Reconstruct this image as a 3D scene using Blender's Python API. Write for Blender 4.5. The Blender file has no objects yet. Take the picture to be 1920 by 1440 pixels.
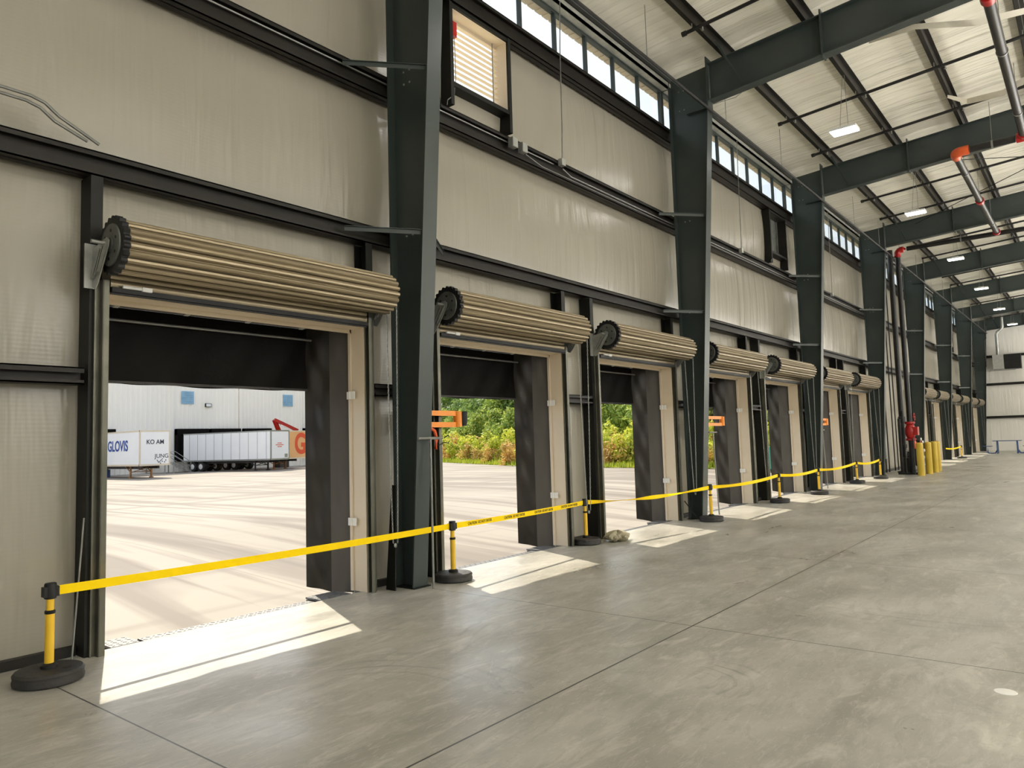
import bpy, bmesh, math, random
from mathutils import Vector, Matrix
PI = math.pi
sc = bpy.context.scene
COL = sc.collection
rnd = random.Random(7)

# ------------------------------------------------------------------ mesh builder
class MB:
    def __init__(s): s.v = []; s.f = []
    def add(s, vs, fs):
        b = len(s.v); s.v.extend([tuple(p) for p in vs]); s.f.extend([tuple(b+i for i in f) for f in fs])
    def box(s, x0, y0, z0, x1, y1, z1):
        s.add([(x0,y0,z0),(x1,y0,z0),(x1,y1,z0),(x0,y1,z0),(x0,y0,z1),(x1,y0,z1),(x1,y1,z1),(x0,y1,z1)],
              [(3,2,1,0),(4,5,6,7),(0,1,5,4),(1,2,6,5),(2,3,7,6),(3,0,4,7)]); return s
    def bar(s, p0, p1, w, h, up=(0,0,1)):
        p0 = Vector(p0); p1 = Vector(p1); d = (p1-p0).normalized(); u = Vector(up)
        if abs(d.dot(u)) > .98: u = Vector((0,1,0))
        a = d.cross(u).normalized(); b = a.cross(d).normalized()
        vs = []
        for p in (p0, p1):
            for sa, sb in ((-1,-1),(1,-1),(1,1),(-1,1)):
                vs.append(p + a*sa*w/2 + b*sb*h/2)
        s.add(vs, [(3,2,1,0),(4,5,6,7),(0,1,5,4),(1,2,6,5),(2,3,7,6),(3,0,4,7)]); return s
    def tube(s, pts, r, n=8, caps=True):
        pts = [Vector(p) for p in pts]; rs = r if isinstance(r, (list, tuple)) else [r]*len(pts)
        rings = []; ref = None
        for i, p in enumerate(pts):
            d = (pts[min(i+1, len(pts)-1)] - pts[max(i-1, 0)]).normalized()
            if ref is None:
                ref = Vector((0,0,1)) if abs(d.z) < .9 else Vector((1,0,0))
            a = d.cross(ref).normalized(); b = d.cross(a).normalized()
            ref = -b if False else ref
            rings.append([p + (a*math.cos(2*PI*k/n) + b*math.sin(2*PI*k/n))*rs[i] for k in range(n)])
        vs = [q for R in rings for q in R]; fs = []
        for i in range(len(pts)-1):
            for k in range(n):
                fs.append((i*n+k, i*n+(k+1)%n, (i+1)*n+(k+1)%n, (i+1)*n+k))
        if caps:
            fs.append(tuple(range(n-1, -1, -1))); fs.append(tuple((len(pts)-1)*n+k for k in range(n)))
        s.add(vs, fs); return s
    def lathe(s, prof, c=(0,0,0), axis='z', n=24):
        vs = []; fs = []
        for r, h in prof:
            for k in range(n):
                a = 2*PI*k/n; x, y = r*math.cos(a), r*math.sin(a)
                vs.append({'z':(c[0]+x,c[1]+y,c[2]+h),'y':(c[0]+x,c[1]+h,c[2]+y),'x':(c[0]+h,c[1]+x,c[2]+y)}[axis])
        for i in range(len(prof)-1):
            for k in range(n): fs.append((i*n+k, i*n+(k+1)%n, (i+1)*n+(k+1)%n, (i+1)*n+k))
        fs.append(tuple(range(n-1,-1,-1))); fs.append(tuple((len(prof)-1)*n+k for k in range(n)))
        s.add(vs, fs); return s
    def prism(s, poly, axis, a, b):
        # poly: 2D points; axis y -> poly is (x,z); axis x -> (y,z); axis z -> (x,y)
        def m(p, t): return {'y':(p[0],t,p[1]),'x':(t,p[0],p[1]),'z':(p[0],p[1],t)}[axis]
        n = len(poly)
        vs = [m(p,a) for p in poly] + [m(p,b) for p in poly]
        fs = [tuple(range(n-1,-1,-1)), tuple(range(n,2*n))] + [(i,(i+1)%n,n+(i+1)%n,n+i) for i in range(n)]
        s.add(vs, fs); return s
    def grid(s, fn, nu, nv):
        vs = [fn(i/nu, j/nv) for j in range(nv+1) for i in range(nu+1)]
        s.add(vs, [(j*(nu+1)+i, j*(nu+1)+i+1, (j+1)*(nu+1)+i+1, (j+1)*(nu+1)+i) for j in range(nv) for i in range(nu)]); return s
    def build(s, name, mat, parent=None, smooth=True, fix=True):
        me = bpy.data.meshes.new(name); me.from_pydata(s.v, [], s.f)
        if fix:
            bm = bmesh.new(); bm.from_mesh(me); bmesh.ops.recalc_face_normals(bm, faces=bm.faces[:]); bm.to_mesh(me); bm.free()
        if smooth:
            me.shade_smooth(); me.set_sharp_from_angle(angle=math.radians(32))
        me.materials.append(mat)
        o = bpy.data.objects.new(name, me); COL.objects.link(o)
        if parent is not None: o.parent = parent
        return o

def tag(o, label=None, cat=None, group=None, kind=None):
    if label: o['label'] = label
    if cat: o['category'] = cat
    if group: o['group'] = group
    if kind: o['kind'] = kind
    return o
def struct(o): o['kind'] = 'structure'; return o
def empty(name, loc=(0,0,0), rz=0):
    o = bpy.data.objects.new(name, None); o.empty_display_size = .1; COL.objects.link(o)
    o.location = loc; o.rotation_euler = (0,0,rz); return o
def copy_tree(o, parent=None):
    c = o.copy(); COL.objects.link(c)
    if parent is not None: c.parent = parent
    for ch in list(o.children): copy_tree(ch, c)
    return c
ORD = ['zeroth','first','second','third','fourth','fifth','sixth','seventh','eighth','ninth','tenth','eleventh','twelfth','thirteenth']

# ------------------------------------------------------------------ materials
def newmat(name):
    m = bpy.data.materials.new(name); m.use_nodes = True
    nt = m.node_tree; return m, nt, nt.nodes['Principled BSDF'], nt.nodes, nt.links
def rgb(h):
    h = h.lstrip('#'); c = [int(h[i:i+2],16)/255 for i in (0,2,4)]
    return tuple(x/12.92 if x <= .04045 else ((x+.055)/1.055)**2.4 for x in c) + (1,)
def pm(name, c1, c2=None, rough=.5, metal=0., scale=3., stretch=(1,1,1), bump=0., bscale=None, spec=.5, detail=4.):
    m, nt, b, N, L = newmat(name)
    b.inputs['Roughness'].default_value = rough; b.inputs['Metallic'].default_value = metal
    b.inputs['Specular IOR Level'].default_value = spec
    b.inputs['Base Color'].default_value = c1
    tc = N.new('ShaderNodeTexCoord'); mp = N.new('ShaderNodeMapping'); L.new(tc.outputs['Object'], mp.inputs[0]); mp.inputs['Scale'].default_value = stretch
    if c2 is not None:
        nz = N.new('ShaderNodeTexNoise'); nz.inputs['Scale'].default_value = scale; nz.inputs['Detail'].default_value = detail
        L.new(mp.outputs[0], nz.inputs['Vector'])
        r = N.new('ShaderNodeValToRGB'); r.color_ramp.elements[0].position = .35; r.color_ramp.elements[1].position = .65
        r.color_ramp.elements[0].color = c1; r.color_ramp.elements[1].color = c2
        L.new(nz.outputs['Fac'], r.inputs[0]); L.new(r.outputs[0], b.inputs['Base Color'])
    if bump:
        nb = N.new('ShaderNodeTexNoise'); nb.inputs['Scale'].default_value = bscale or scale*4; nb.inputs['Detail'].default_value = 3
        L.new(mp.outputs[0], nb.inputs['Vector'])
        bp = N.new('ShaderNodeBump'); bp.inputs['Strength'].default_value = bump; bp.inputs['Distance'].default_value = .02
        L.new(nb.outputs['Fac'], bp.inputs['Height']); L.new(bp.outputs[0], b.inputs['Normal'])
    return m
def C(r, g, b): return (r, g, b, 1)

M = {}
M['steel'] = pm('painted_steel', C(.036,.048,.045), C(.044,.057,.053), rough=.36, scale=1.2, spec=.4)
M['steel_dark'] = pm('dark_steel', C(.007,.0075,.0055), C(.011,.0115,.009), rough=.5, scale=2, spec=.25)
M['brown_steel'] = pm('primer_steel', C(.010,.0088,.0062), C(.014,.012,.009), rough=.5, scale=2, spec=.3)
M['guide'] = pm('guide_steel', C(.10,.10,.075), C(.14,.135,.105), rough=.38, metal=.6, scale=5)
M['tan'] = pm('tan_slats', C(.255,.205,.128), C(.30,.245,.158), rough=.33, metal=.55, scale=2, stretch=(1,.2,1))
M['cream'] = pm('cream_trim', C(.68,.58,.44), C(.72,.63,.49), rough=.45, scale=1.5)
M['galv'] = pm('galvanised', C(.32,.33,.31), C(.42,.43,.40), rough=.42, metal=.7, scale=9)
M['black'] = pm('black_plastic', C(.008,.008,.008), C(.013,.013,.013), rough=.5, scale=6, spec=.3)
M['rubber'] = pm('black_rubber', C(.018,.017,.016), C(.03,.028,.026), rough=.6, scale=8, bump=.2)
M['vinyl'] = pm('black_vinyl', C(.0022,.0016,.001), C(.0038,.0028,.0018), rough=.6, scale=2, bump=.6, bscale=4, spec=.12)
M['vinyl_side'] = pm('dark_brown_vinyl', C(.012,.0098,.0066), C(.018,.0148,.010), rough=.45, scale=2, bump=.8, bscale=3)
M['tread'] = pm('tread_plate', C(.13,.135,.145), C(.17,.175,.185), rough=.5, metal=.2, scale=7)
M['plate'] = pm('dull_plate', C(.10,.11,.10), C(.15,.16,.145), rough=.45, metal=.5, scale=8)
M['vinyl_grey'] = pm('grey_vinyl', C(.07,.064,.056), C(.09,.083,.074), rough=.5, scale=2, stretch=(1,1,.3), bump=.5, bscale=4)
M['yellow'] = pm('yellow_plastic', C(.78,.48,.02), C(.86,.54,.03), rough=.4, scale=4)
M['belt'] = pm('yellow_belt', C(1.,.68,.0), C(1.,.70,.0), rough=.6, scale=10, spec=.15)
M['bollard'] = pm('yellow_paint', C(.50,.345,.02), C(.56,.39,.028), rough=.45, scale=3)
M['orange'] = pm('orange_paint', C(.85,.26,.01), C(.9,.30,.02), rough=.4, scale=5)
M['red'] = pm('red_enamel', C(.32,.008,.008), C(.40,.012,.01), rough=.3, scale=6)
M['redor'] = pm('red_orange_fitting', C(.62,.08,.02), C(.72,.12,.03), rough=.35, scale=6)
M['pipe'] = pm('black_pipe', C(.010,.0095,.009), C(.016,.015,.014), rough=.38, scale=4, spec=.4)
M['conduit'] = pm('conduit', C(.20,.205,.19), C(.26,.26,.245), rough=.42, metal=.5, scale=8)
M['zinc_box'] = pm('steel_box', C(.35,.36,.33), C(.42,.43,.4), rough=.45, metal=.5, scale=8)
M['white'] = pm('white_plate', C(.78,.78,.75), C(.82,.82,.8), rough=.4, scale=6)
M['strap'] = pm('white_strap', C(.62,.58,.48), C(.68,.64,.54), rough=.6, scale=6)
M['blue'] = pm('blue_coating', C(.012,.05,.16), C(.02,.07,.22), rough=.4, scale=5)
M['tr_dark_'] = pm('black_machine_paint', C(.008,.008,.008), C(.014,.013,.012), rough=.5, scale=4)
M['bag'] = pm('canvas_bag', C(.28,.25,.17), C(.42,.38,.26), rough=.8, scale=12, bump=.6)
M['textblack'] = pm('belt_print', C(.03,.022,.0), rough=.6)

# insulation film on walls / ceiling
def film(name, c1, c2, stretch, rough=.3, bump=.5, coat=0.):
    m, nt, b, N, L = newmat(name)
    tc = N.new('ShaderNodeTexCoord')
    mp = N.new('ShaderNodeMapping'); mp.inputs['Scale'].default_value = stretch; L.new(tc.outputs['Object'], mp.inputs[0])
    n1 = N.new('ShaderNodeTexNoise'); n1.inputs['Scale'].default_value = 1.; n1.inputs['Detail'].default_value = 3; n1.inputs['Distortion'].default_value = .5
    L.new(mp.outputs[0], n1.inputs['Vector'])
    n2 = N.new('ShaderNodeTexNoise'); n2.inputs['Scale'].default_value = .45; n2.inputs['Detail'].default_value = 1
    L.new(tc.outputs['Object'], n2.inputs['Vector'])
    mul = N.new('ShaderNodeMath'); mul.operation = 'MULTIPLY'; L.new(n1.outputs['Fac'], mul.inputs[0]); L.new(n2.outputs['Fac'], mul.inputs[1])
    # fine woven scrim
    wv = N.new('ShaderNodeTexWave'); wv.bands_direction = 'Z'; wv.inputs['Scale'].default_value = 9; L.new(tc.outputs['Object'], wv.inputs['Vector'])
    b1 = N.new('ShaderNodeBump'); b1.inputs['Strength'].default_value = .03; b1.inputs['Distance'].default_value = .01; L.new(wv.outputs['Fac'], b1.inputs['Height'])
    b2 = N.new('ShaderNodeBump'); b2.inputs['Strength'].default_value = bump; b2.inputs['Distance'].default_value = .12
    L.new(mul.outputs[0], b2.inputs['Height']); L.new(b1.outputs[0], b2.inputs['Normal']); L.new(b2.outputs[0], b.inputs['Normal'])
    mx = N.new('ShaderNodeMix'); mx.data_type = 'RGBA'; mx.inputs[6].default_value = c1; mx.inputs[7].default_value = c2
    L.new(n2.outputs['Fac'], mx.inputs[0]); L.new(mx.outputs[2], b.inputs['Base Color'])
    b.inputs['Roughness'].default_value = rough; b.inputs['Specular IOR Level'].default_value = .55
    return m
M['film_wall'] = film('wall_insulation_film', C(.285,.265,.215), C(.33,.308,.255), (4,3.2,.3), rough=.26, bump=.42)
M['film_roof'] = film('roof_insulation_film', C(.80,.77,.66), C(.86,.83,.72), (.45,6,1), rough=.25, bump=1.0)
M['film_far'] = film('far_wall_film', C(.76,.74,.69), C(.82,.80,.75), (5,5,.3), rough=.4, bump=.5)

def floor_mat():
    m, nt, b, N, L = newmat('concrete_slab')
    geo = N.new('ShaderNodeNewGeometry'); pos = geo.outputs['Position']
    def noise(scale, detail=5, stretch=(1,1,1), rot=0, dist=0., rough=.55):
        mp = N.new('ShaderNodeMapping'); mp.inputs['Scale'].default_value = stretch; mp.inputs['Rotation'].default_value = (0,0,rot); L.new(pos, mp.inputs[0])
        n = N.new('ShaderNodeTexNoise'); n.inputs['Scale'].default_value = scale; n.inputs['Detail'].default_value = detail; n.inputs['Distortion'].default_value = dist
        n.inputs['Roughness'].default_value = rough
        L.new(mp.outputs[0], n.inputs['Vector']); return n.outputs['Fac']
    def ramp(src, p0, p1, c0, c1):
        r = N.new('ShaderNodeValToRGB'); r.color_ramp.elements[0].position = p0; r.color_ramp.elements[1].position = p1
        r.color_ramp.elements[0].color = c0; r.color_ramp.elements[1].color = c1; L.new(src, r.inputs[0]); return r.outputs[0]
    def math_(op, a, c, d=None):
        n = N.new('ShaderNodeMath'); n.operation = op
        for i, q in enumerate((a, c, d)):
            if q is None: continue
            if isinstance(q, (int, float)): n.inputs[i].default_value = q
            else: L.new(q, n.inputs[i])
        return n.outputs[0]
    def mix(fac, a, c, mode='MIX'):
        n = N.new('ShaderNodeMix'); n.data_type = 'RGBA'; n.blend_type = mode
        if isinstance(fac, (int, float)): n.inputs[0].default_value = fac
        else: L.new(fac, n.inputs[0])
        for i, q in ((6, a), (7, c)):
            if isinstance(q, tuple): n.inputs[i].default_value = q
            else: L.new(q, n.inputs[i])
        return n.outputs[2]
    base = ramp(noise(.5, 6, (1,.7,1), .4, .8), .32, .68, C(.35,.338,.30), C(.505,.49,.445))
    base = mix(ramp(noise(1.6, 6, (1,.45,1), .5, .6), .42, .66, C(0,0,0), C(.7,.7,.7)), base, C(.27,.26,.225))
    base = mix(ramp(noise(5, 8, (1,.3,1), -.4, 1.2, .65), .52, .68, C(0,0,0), C(.65,.65,.65)), base, C(.60,.575,.52))
    base = mix(ramp(noise(14, 6, (1,.4,1), .9, .4, .7), .60, .74, C(0,0,0), C(.4,.4,.4)), base, C(.22,.21,.18))
    base = mix(ramp(noise(3.2, 9, (1,.35,1), .7, 2.2, .72), .50, .60, C(0,0,0), C(.35,.35,.35)), base, C(.25,.245,.22))
    base = mix(ramp(noise(30, 8, (1,.25,1), .5, 1.0, .75), .52, .66, C(0,0,0), C(.45,.45,.45)), base, C(.60,.585,.53))
    base = mix(ramp(noise(45, 6, (.3,1,1), -.3, .8, .7), .60, .70, C(0,0,0), C(.45,.45,.45)), base, C(.19,.185,.165))
    # tyre scuffs: rings round a few turning points
    sep = N.new('ShaderNodeSeparateXYZ'); L.new(pos, sep.inputs[0])
    X, Y = sep.outputs[0], sep.outputs[1]
    def ring(cx, cy, r0, w, amt, period=.11, ang=0.):
        nonlocal base
        dx = math_('SUBTRACT', X, cx); dy = math_('SUBTRACT', Y, cy)
        d = math_('SQRT', math_('ADD', math_('MULTIPLY', dx, dx), math_('MULTIPLY', dy, dy)), 0)
        d = math_('ADD', d, math_('MULTIPLY', noise(2.2, 2), .12))
        band = math_('SUBTRACT', 1, math_('DIVIDE', math_('ABSOLUTE', math_('SUBTRACT', d, r0), 0), w)); 
        band = math_('MAXIMUM', band, 0)
        st = math_('MULTIPLY', math_('GREATER_THAN', math_('SINE', math_('MULTIPLY', d, 2*PI/period), 0), .72), math_('GREATER_THAN', math_('ADD', math_('MULTIPLY', dx, math.cos(ang)), math_('MULTIPLY', dy, math.sin(ang))), math_('MULTIPLY', d, .35)))
        k = math_('MULTIPLY', math_('MULTIPLY', band, st), ramp(noise(1.3, 3), .45, .62, C(0,0,0), C(1,1,1)))
        base = mix(math_('MULTIPLY', k, amt), base, C(.13,.125,.11))
    ring(4.15, 4.55, .38, .3, .6, .11, .6); ring(2.7, 3.0, .9, .35, .4, .14, 2.4); ring(5.0, 9.0, 2.2, .5, .4, .2, -1.); ring(3.0, 12.0, 1.7, .5, .35, .2, .2); ring(3.2,5.2,1.3,.3,.35,.12,3.6)
    # joints
    def joint(coord, off, per, w):
        q = math_('ABSOLUTE', math_('SUBTRACT', math_('FRACT', math_('ADD', math_('DIVIDE', math_('SUBTRACT', coord, off), per), 100.5), 0), .5), 0)
        return math_('LESS_THAN', math_('MULTIPLY', q, per), w)
    j = math_('MAXIMUM', joint(Y, 2.045, 3.81, .0055), joint(X, 3.57, 7.62, .007))
    base = mix(math_('MULTIPLY', j, .9), base, C(.03,.03,.028))
    L.new(base, b.inputs['Base Color'])
    rg = ramp(noise(1.1, 5, (1,.6,1), .3, .5), .3, .72, C(.26,.26,.26), C(.52,.52,.52)); L.new(rg, b.inputs['Roughness'])
    b.inputs['Specular IOR Level'].default_value = .5
    bp = N.new('ShaderNodeBump'); bp.inputs['Strength'].default_value = .12; bp.inputs['Distance'].default_value = .01
    L.new(noise(9, 6, (1,.5,1), .4), bp.inputs['Height']); L.new(bp.outputs[0], b.inputs['Normal'])
    return m
M['floor'] = floor_mat()

def yard_mat():
    m, nt, b, N, L = newmat('yard_concrete')
    geo = N.new('ShaderNodeNewGeometry'); pos = geo.outputs['Position']
    def noise(scale, detail, stretch, rot, dist=0.):
        mp = N.new('ShaderNodeMapping'); mp.inputs['Scale'].default_value = stretch; mp.inputs['Rotation'].default_value = (0,0,rot); L.new(pos, mp.inputs[0])
        n = N.new('ShaderNodeTexNoise'); n.inputs['Scale'].default_value = scale; n.inputs['Detail'].default_value = detail; n.inputs['Distortion'].default_value = dist
        L.new(mp.outputs[0], n.inputs['Vector']); return n.outputs['Fac']
    def mixr(src, p0, p1, amt, a, c):
        r = N.new('ShaderNodeValToRGB'); r.color_ramp.elements[0].position = p0; r.color_ramp.elements[1].position = p1
        r.color_ramp.elements[0].color = C(0,0,0); r.color_ramp.elements[1].color = C(amt,amt,amt); L.new(src, r.inputs[0])
        n = N.new('ShaderNodeMix'); n.data_type = 'RGBA'; L.new(r.outputs[0], n.inputs[0])
        if isinstance(a, tuple): n.inputs[6].default_value = a
        else: L.new(a, n.inputs[6])
        n.inputs[7].default_value = c; return n.outputs[2]
    c = mixr(noise(.12, 3, (1,1,1), 0), .35, .65, 1, C(.315,.285,.24), C(.375,.342,.295))
    c = mixr(noise(.35, 4, (.12,1.6,1), 1.1, .8), .50, .62, .8, c, C(.20,.175,.15))
    c = mixr(noise(.4, 5, (.1,2.2,1), .55, 1.2), .52, .63, .75, c, C(.185,.16,.14))
    c = mixr(noise(.3, 4, (1.6,.12,1), .3, .9), .53, .64, .6, c, C(.22,.195,.17))
    sep = N.new('ShaderNodeSeparateXYZ'); L.new(pos, sep.inputs[0])
    def joint(o, off, per, w):
        def mm(op, a, q):
            n = N.new('ShaderNodeMath'); n.operation = op; L.new(a, n.inputs[0]); 
            if q is not None: n.inputs[1].default_value = q
            return n.outputs[0]
        q = mm('MULTIPLY', mm('ABSOLUTE', mm('SUBTRACT', mm('FRACT', mm('ADD', mm('DIVIDE', mm('SUBTRACT', o, off), per), 100.5), None), .5), None), per)
        return mm('LESS_THAN', q, w)
    for o, off in ((sep.outputs[0], -3.2), (sep.outputs[1], 3.6)):
        j = joint(o, off, 4.6, .012)
        n = N.new('ShaderNodeMix'); n.data_type = 'RGBA'; k = N.new('ShaderNodeMath'); k.operation = 'MULTIPLY'; k.inputs[1].default_value = .6
        L.new(j, k.inputs[0]); L.new(k.outputs[0], n.inputs[0]); L.new(c, n.inputs[6]); n.inputs[7].default_value = C(.2,.17,.13); c = n.outputs[2]
    L.new(c, b.inputs['Base Color']); b.inputs['Roughness'].default_value = .8; b.inputs['Specular IOR Level'].default_value = .2
    return m
M['yard'] = yard_mat()

def leaf_mat(name, ca, cb, cc):
    m, nt, b, N, L = newmat(name)
    g = N.new('ShaderNodeNewGeometry'); r = N.new('ShaderNodeValToRGB')
    r.color_ramp.elements[0].color = ca; r.color_ramp.elements[1].color = cc
    e = r.color_ramp.elements.new(.5); e.color = cb
    L.new(g.outputs['Random Per Island'], r.inputs[0])
    nz = N.new('ShaderNodeTexNoise'); nz.inputs['Scale'].default_value = .7; L.new(g.outputs['Position'], nz.inputs['Vector'])
    mx = N.new('ShaderNodeMix'); mx.data_type = 'RGBA'; mx.blend_type = 'MULTIPLY'; mx.inputs[0].default_value = .6
    r2 = N.new('ShaderNodeValToRGB'); r2.color_ramp.elements[0].position = .35; r2.color_ramp.elements[1].position = .65
    r2.color_ramp.elements[0].color = C(.6,.65,.6); r2.color_ramp.elements[1].color = C(1.15,1.1,.9)
    L.new(nz.outputs['Fac'], r2.inputs[0]); L.new(r.outputs[0], mx.inputs[6]); L.new(r2.outputs[0], mx.inputs[7])
    L.new(mx.outputs[2], b.inputs['Base Color']); b.inputs['Roughness'].default_value = .6; b.inputs['Specular IOR Level'].default_value = .3
    tr = N.new('ShaderNodeBsdfTranslucent'); L.new(mx.outputs[2], tr.inputs['Color'])
    ms = N.new('ShaderNodeMixShader'); ms.inputs[0].default_value = .35
    L.new(b.outputs[0], ms.inputs[1]); L.new(tr.outputs[0], ms.inputs[2]); L.new(ms.outputs[0], N['Material Output'].inputs['Surface'])
    return m
M['leaf_dark'] = leaf_mat('leaves_dark_green', C(.10,.19,.055), C(.20,.32,.09), C(.36,.46,.13))
M['leaf_mid'] = leaf_mat('leaves_mid_green', C(.22,.34,.08), C(.36,.48,.11), C(.58,.64,.16))
M['leaf_yel'] = leaf_mat('leaves_yellow_green', C(0.406,0.522,0.072), C(0.609,0.681,0.102), C(0.870,0.812,0.145))
M['leaf_dry'] = leaf_mat('dry_weeds', C(0.493,0.319,0.116), C(0.725,0.464,0.145), C(0.812,0.638,0.261))
M['grass'] = leaf_mat('yard_grass', C(.30,.40,.03), C(.42,.50,.05), C(.55,.58,.10))
M['bark'] = pm('bark', C(.09,.07,.05), C(.15,.12,.09), rough=.85, scale=8)
M['soil'] = pm('bank_soil', C(.20,.22,.06), C(.28,.28,.09), rough=.9, scale=.6)

def glass_mat():
    m, nt, b, N, L = newmat('clear_glazing')
    t = N.new('ShaderNodeBsdfTransparent'); t.inputs[0].default_value = C(.95,.97,.96)
    g = N.new('ShaderNodeBsdfGlossy'); g.inputs['Roughness'].default_value = .03
    lw = N.new('ShaderNodeLayerWeight'); lw.inputs[0].default_value = .5
    f = N.new('ShaderNodeMath'); f.operation = 'POWER'; f.inputs[1].default_value = 5; L.new(lw.outputs['Facing'], f.inputs[0])
    f2 = N.new('ShaderNodeMath'); f2.operation = 'MULTIPLY_ADD'; f2.inputs[1].default_value = .6; f2.inputs[2].default_value = .03; L.new(f.outputs[0], f2.inputs[0])
    mx = N.new('ShaderNodeMixShader'); L.new(f2.outputs[0], mx.inputs[0]); L.new(t.outputs[0], mx.inputs[1]); L.new(g.outputs[0], mx.inputs[2])
    L.new(mx.outputs[0], N['Material Output'].inputs['Surface']); return m
M['glass'] = glass_mat()
def lamp_mat():
    m, nt, b, N, L = newmat('lamp_diffuser')
    b.inputs['Base Color'].default_value = C(.9,.9,.9); b.inputs['Emission Color'].default_value = C(1,.98,.94); b.inputs['Emission Strength'].default_value = 14
    return m
M['lamp'] = lamp_mat()

# ------------------------------------------------------------------ layout constants (metres)
# x: into the hall from the dock wall, y: along the dock wall, z: up
COLY = [5.83 + 7.62*k for k in range(7)] + [58.88]          # column lines
DOORY = [2.58, 6.47, 10.20] + [6.47+7.62, 10.2+7.62, 6.47+15.24, 10.2+15.24] + [36.95, 40.68, 44.57, 48.30, 52.19, 55.72]
W, H = 2.75, 2.99
YN, YF, XR = -9.5, 59.25, 24.0
SLOPE = .07
def rt(x): return 8.88 + SLOPE*min(x, 24-x)       # top of the rafters
LOUV = [(6.86, 8.16), (19.05, 20.35), (48.7, 49.9)]

# ------------------------------------------------------------------ floor, ceiling, walls
fl = MB(); fl.box(-.12, YN, -.3, XR, YF, 0)
struct(fl.build('floor', M['floor'], smooth=False))

ce = MB()
def roof_fn(x0, x1):
    def f(u, v):
        x = x0+(x1-x0)*u; y = YN+(YF-YN)*v
        return (x, y, rt(x)+.22+.012*math.sin(x*4.1))
    return f
ce.grid(roof_fn(-.28, 12), 60, 8); ce.grid(roof_fn(12, 24.3), 12, 4)
ceil = ce.build('ceiling', M['film_roof'], fix=False); struct(ceil)
rs = MB()
for xa, xb in ((-.52, 12), (12, 24.6)):
    rs.add([(xa,YN,rt(xa)+.3),(xb,YN,rt(xb)+.3),(xb,YF+.2,rt(xb)+.3),(xa,YF+.2,rt(xa)+.3)], [(0,1,2,3)])
rs.build('roof_sheet', M['galv'], parent=ceil, smooth=False, fix=False)

def hole(y, z):
    for d in DOORY:
        if d-.03 < y < d+W+.03 and z < 2.97: return True
    for a, b_ in LOUV:
        if a < y < b_ and 6.38 < z < 7.52: return True
    return 7.86 < z < 8.74
ZB = [(.0,2.2),(2.28,3.95),(4.08,5.78),(5.96,7.58),(7.58,8.95)]
def bulge(y, z):
    for i, (a, b_) in enumerate(ZB):
        if a <= z <= b_:
            t = (z-a)/(b_-a)
            amp = .05 if i in (2,3) else .02
            return amp*math.sin(PI*t)**.6*(1+.25*math.sin(y*2.3+i)) 
    return 0
ys = set(); y = YN
edges = sorted([d-.03 for d in DOORY]+[d+W+.03 for d in DOORY]+[q for l in LOUV for q in l]+[YN, YF])
yl_ = []
for a, b_ in zip(edges, edges[1:]):
    n = max(1, int(round((b_-a)/.16)))
    yl_ += [a+(b_-a)*i/n for i in range(n)]
yl_.append(YF)
zed = [0,.06,2.2,2.28,2.97,3.95,4.08,5.78,5.96,6.38,7.52,7.58,7.86,8.74,9.08]
zl_ = []
for a, b_ in zip(zed, zed[1:]):
    n = max(1, int(round((b_-a)/.15))); zl_ += [a+(b_-a)*i/n for i in range(n)]
zl_.append(zed[-1])
wl = MB(); idx = {}
def wv(i, j):
    if (i, j) not in idx:
        idx[(i,j)] = len(wl.v); y, z = yl_[i], zl_[j]
        wl.v.append((-.225+bulge(y, z), y, z))
    return idx[(i, j)]
for i in range(len(yl_)-1):
    for j in range(len(zl_)-1):
        if hole((yl_[i]+yl_[i+1])/2, (zl_[j]+zl_[j+1])/2): continue
        wl.f.append((wv(i,j), wv(i+1,j), wv(i+1,j+1), wv(i,j+1)))
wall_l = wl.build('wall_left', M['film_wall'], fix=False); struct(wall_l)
# outer siding of the same wall (one face per opening-free rectangle)
M['siding'] = pm('outer_siding', C(.55,.54,.5), C(.6,.59,.55), rough=.5, scale=1)
sd = MB()
zc = [-1.3, 2.97, 6.38, 7.52, 7.86, 8.74, 9.1]
for a, b_ in zip(edges, edges[1:]):
    for za, zb in zip(zc, zc[1:]):
        lo = za
        if hole((a+b_)/2, max((za+zb)/2, .5)):
            if za < 0: sd.box(-.31, a, -1.3, -.27, b_, -.22)
            continue
        sd.box(-.31, a, za, -.27, b_, zb)
sd.build('siding', M['siding'], parent=wall_l, smooth=False)
# eave overhang with ribbed soffit
so = MB()
k = YN
while k < YF:
    so.box(-.50, k, 8.80, -.32, k+.15, 8.98); so.box(-.50, k+.15, 8.815, -.32, k+.2, 8.98); k += .2
so.build('eave_soffit', M['cream'], parent=wall_l, smooth=False)

bb = MB()
ends = [YN]+[q for d in DOORY for q in (d-.14, d+W+.14)]+[YF]
for a, b_ in zip(ends[::2], ends[1::2]):
    if b_-a > .05: bb.box(-.2, a, 0, -.13, b_, .075)
struct(bb.build('baseboard_left', M['brown_steel'], smooth=False))

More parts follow.
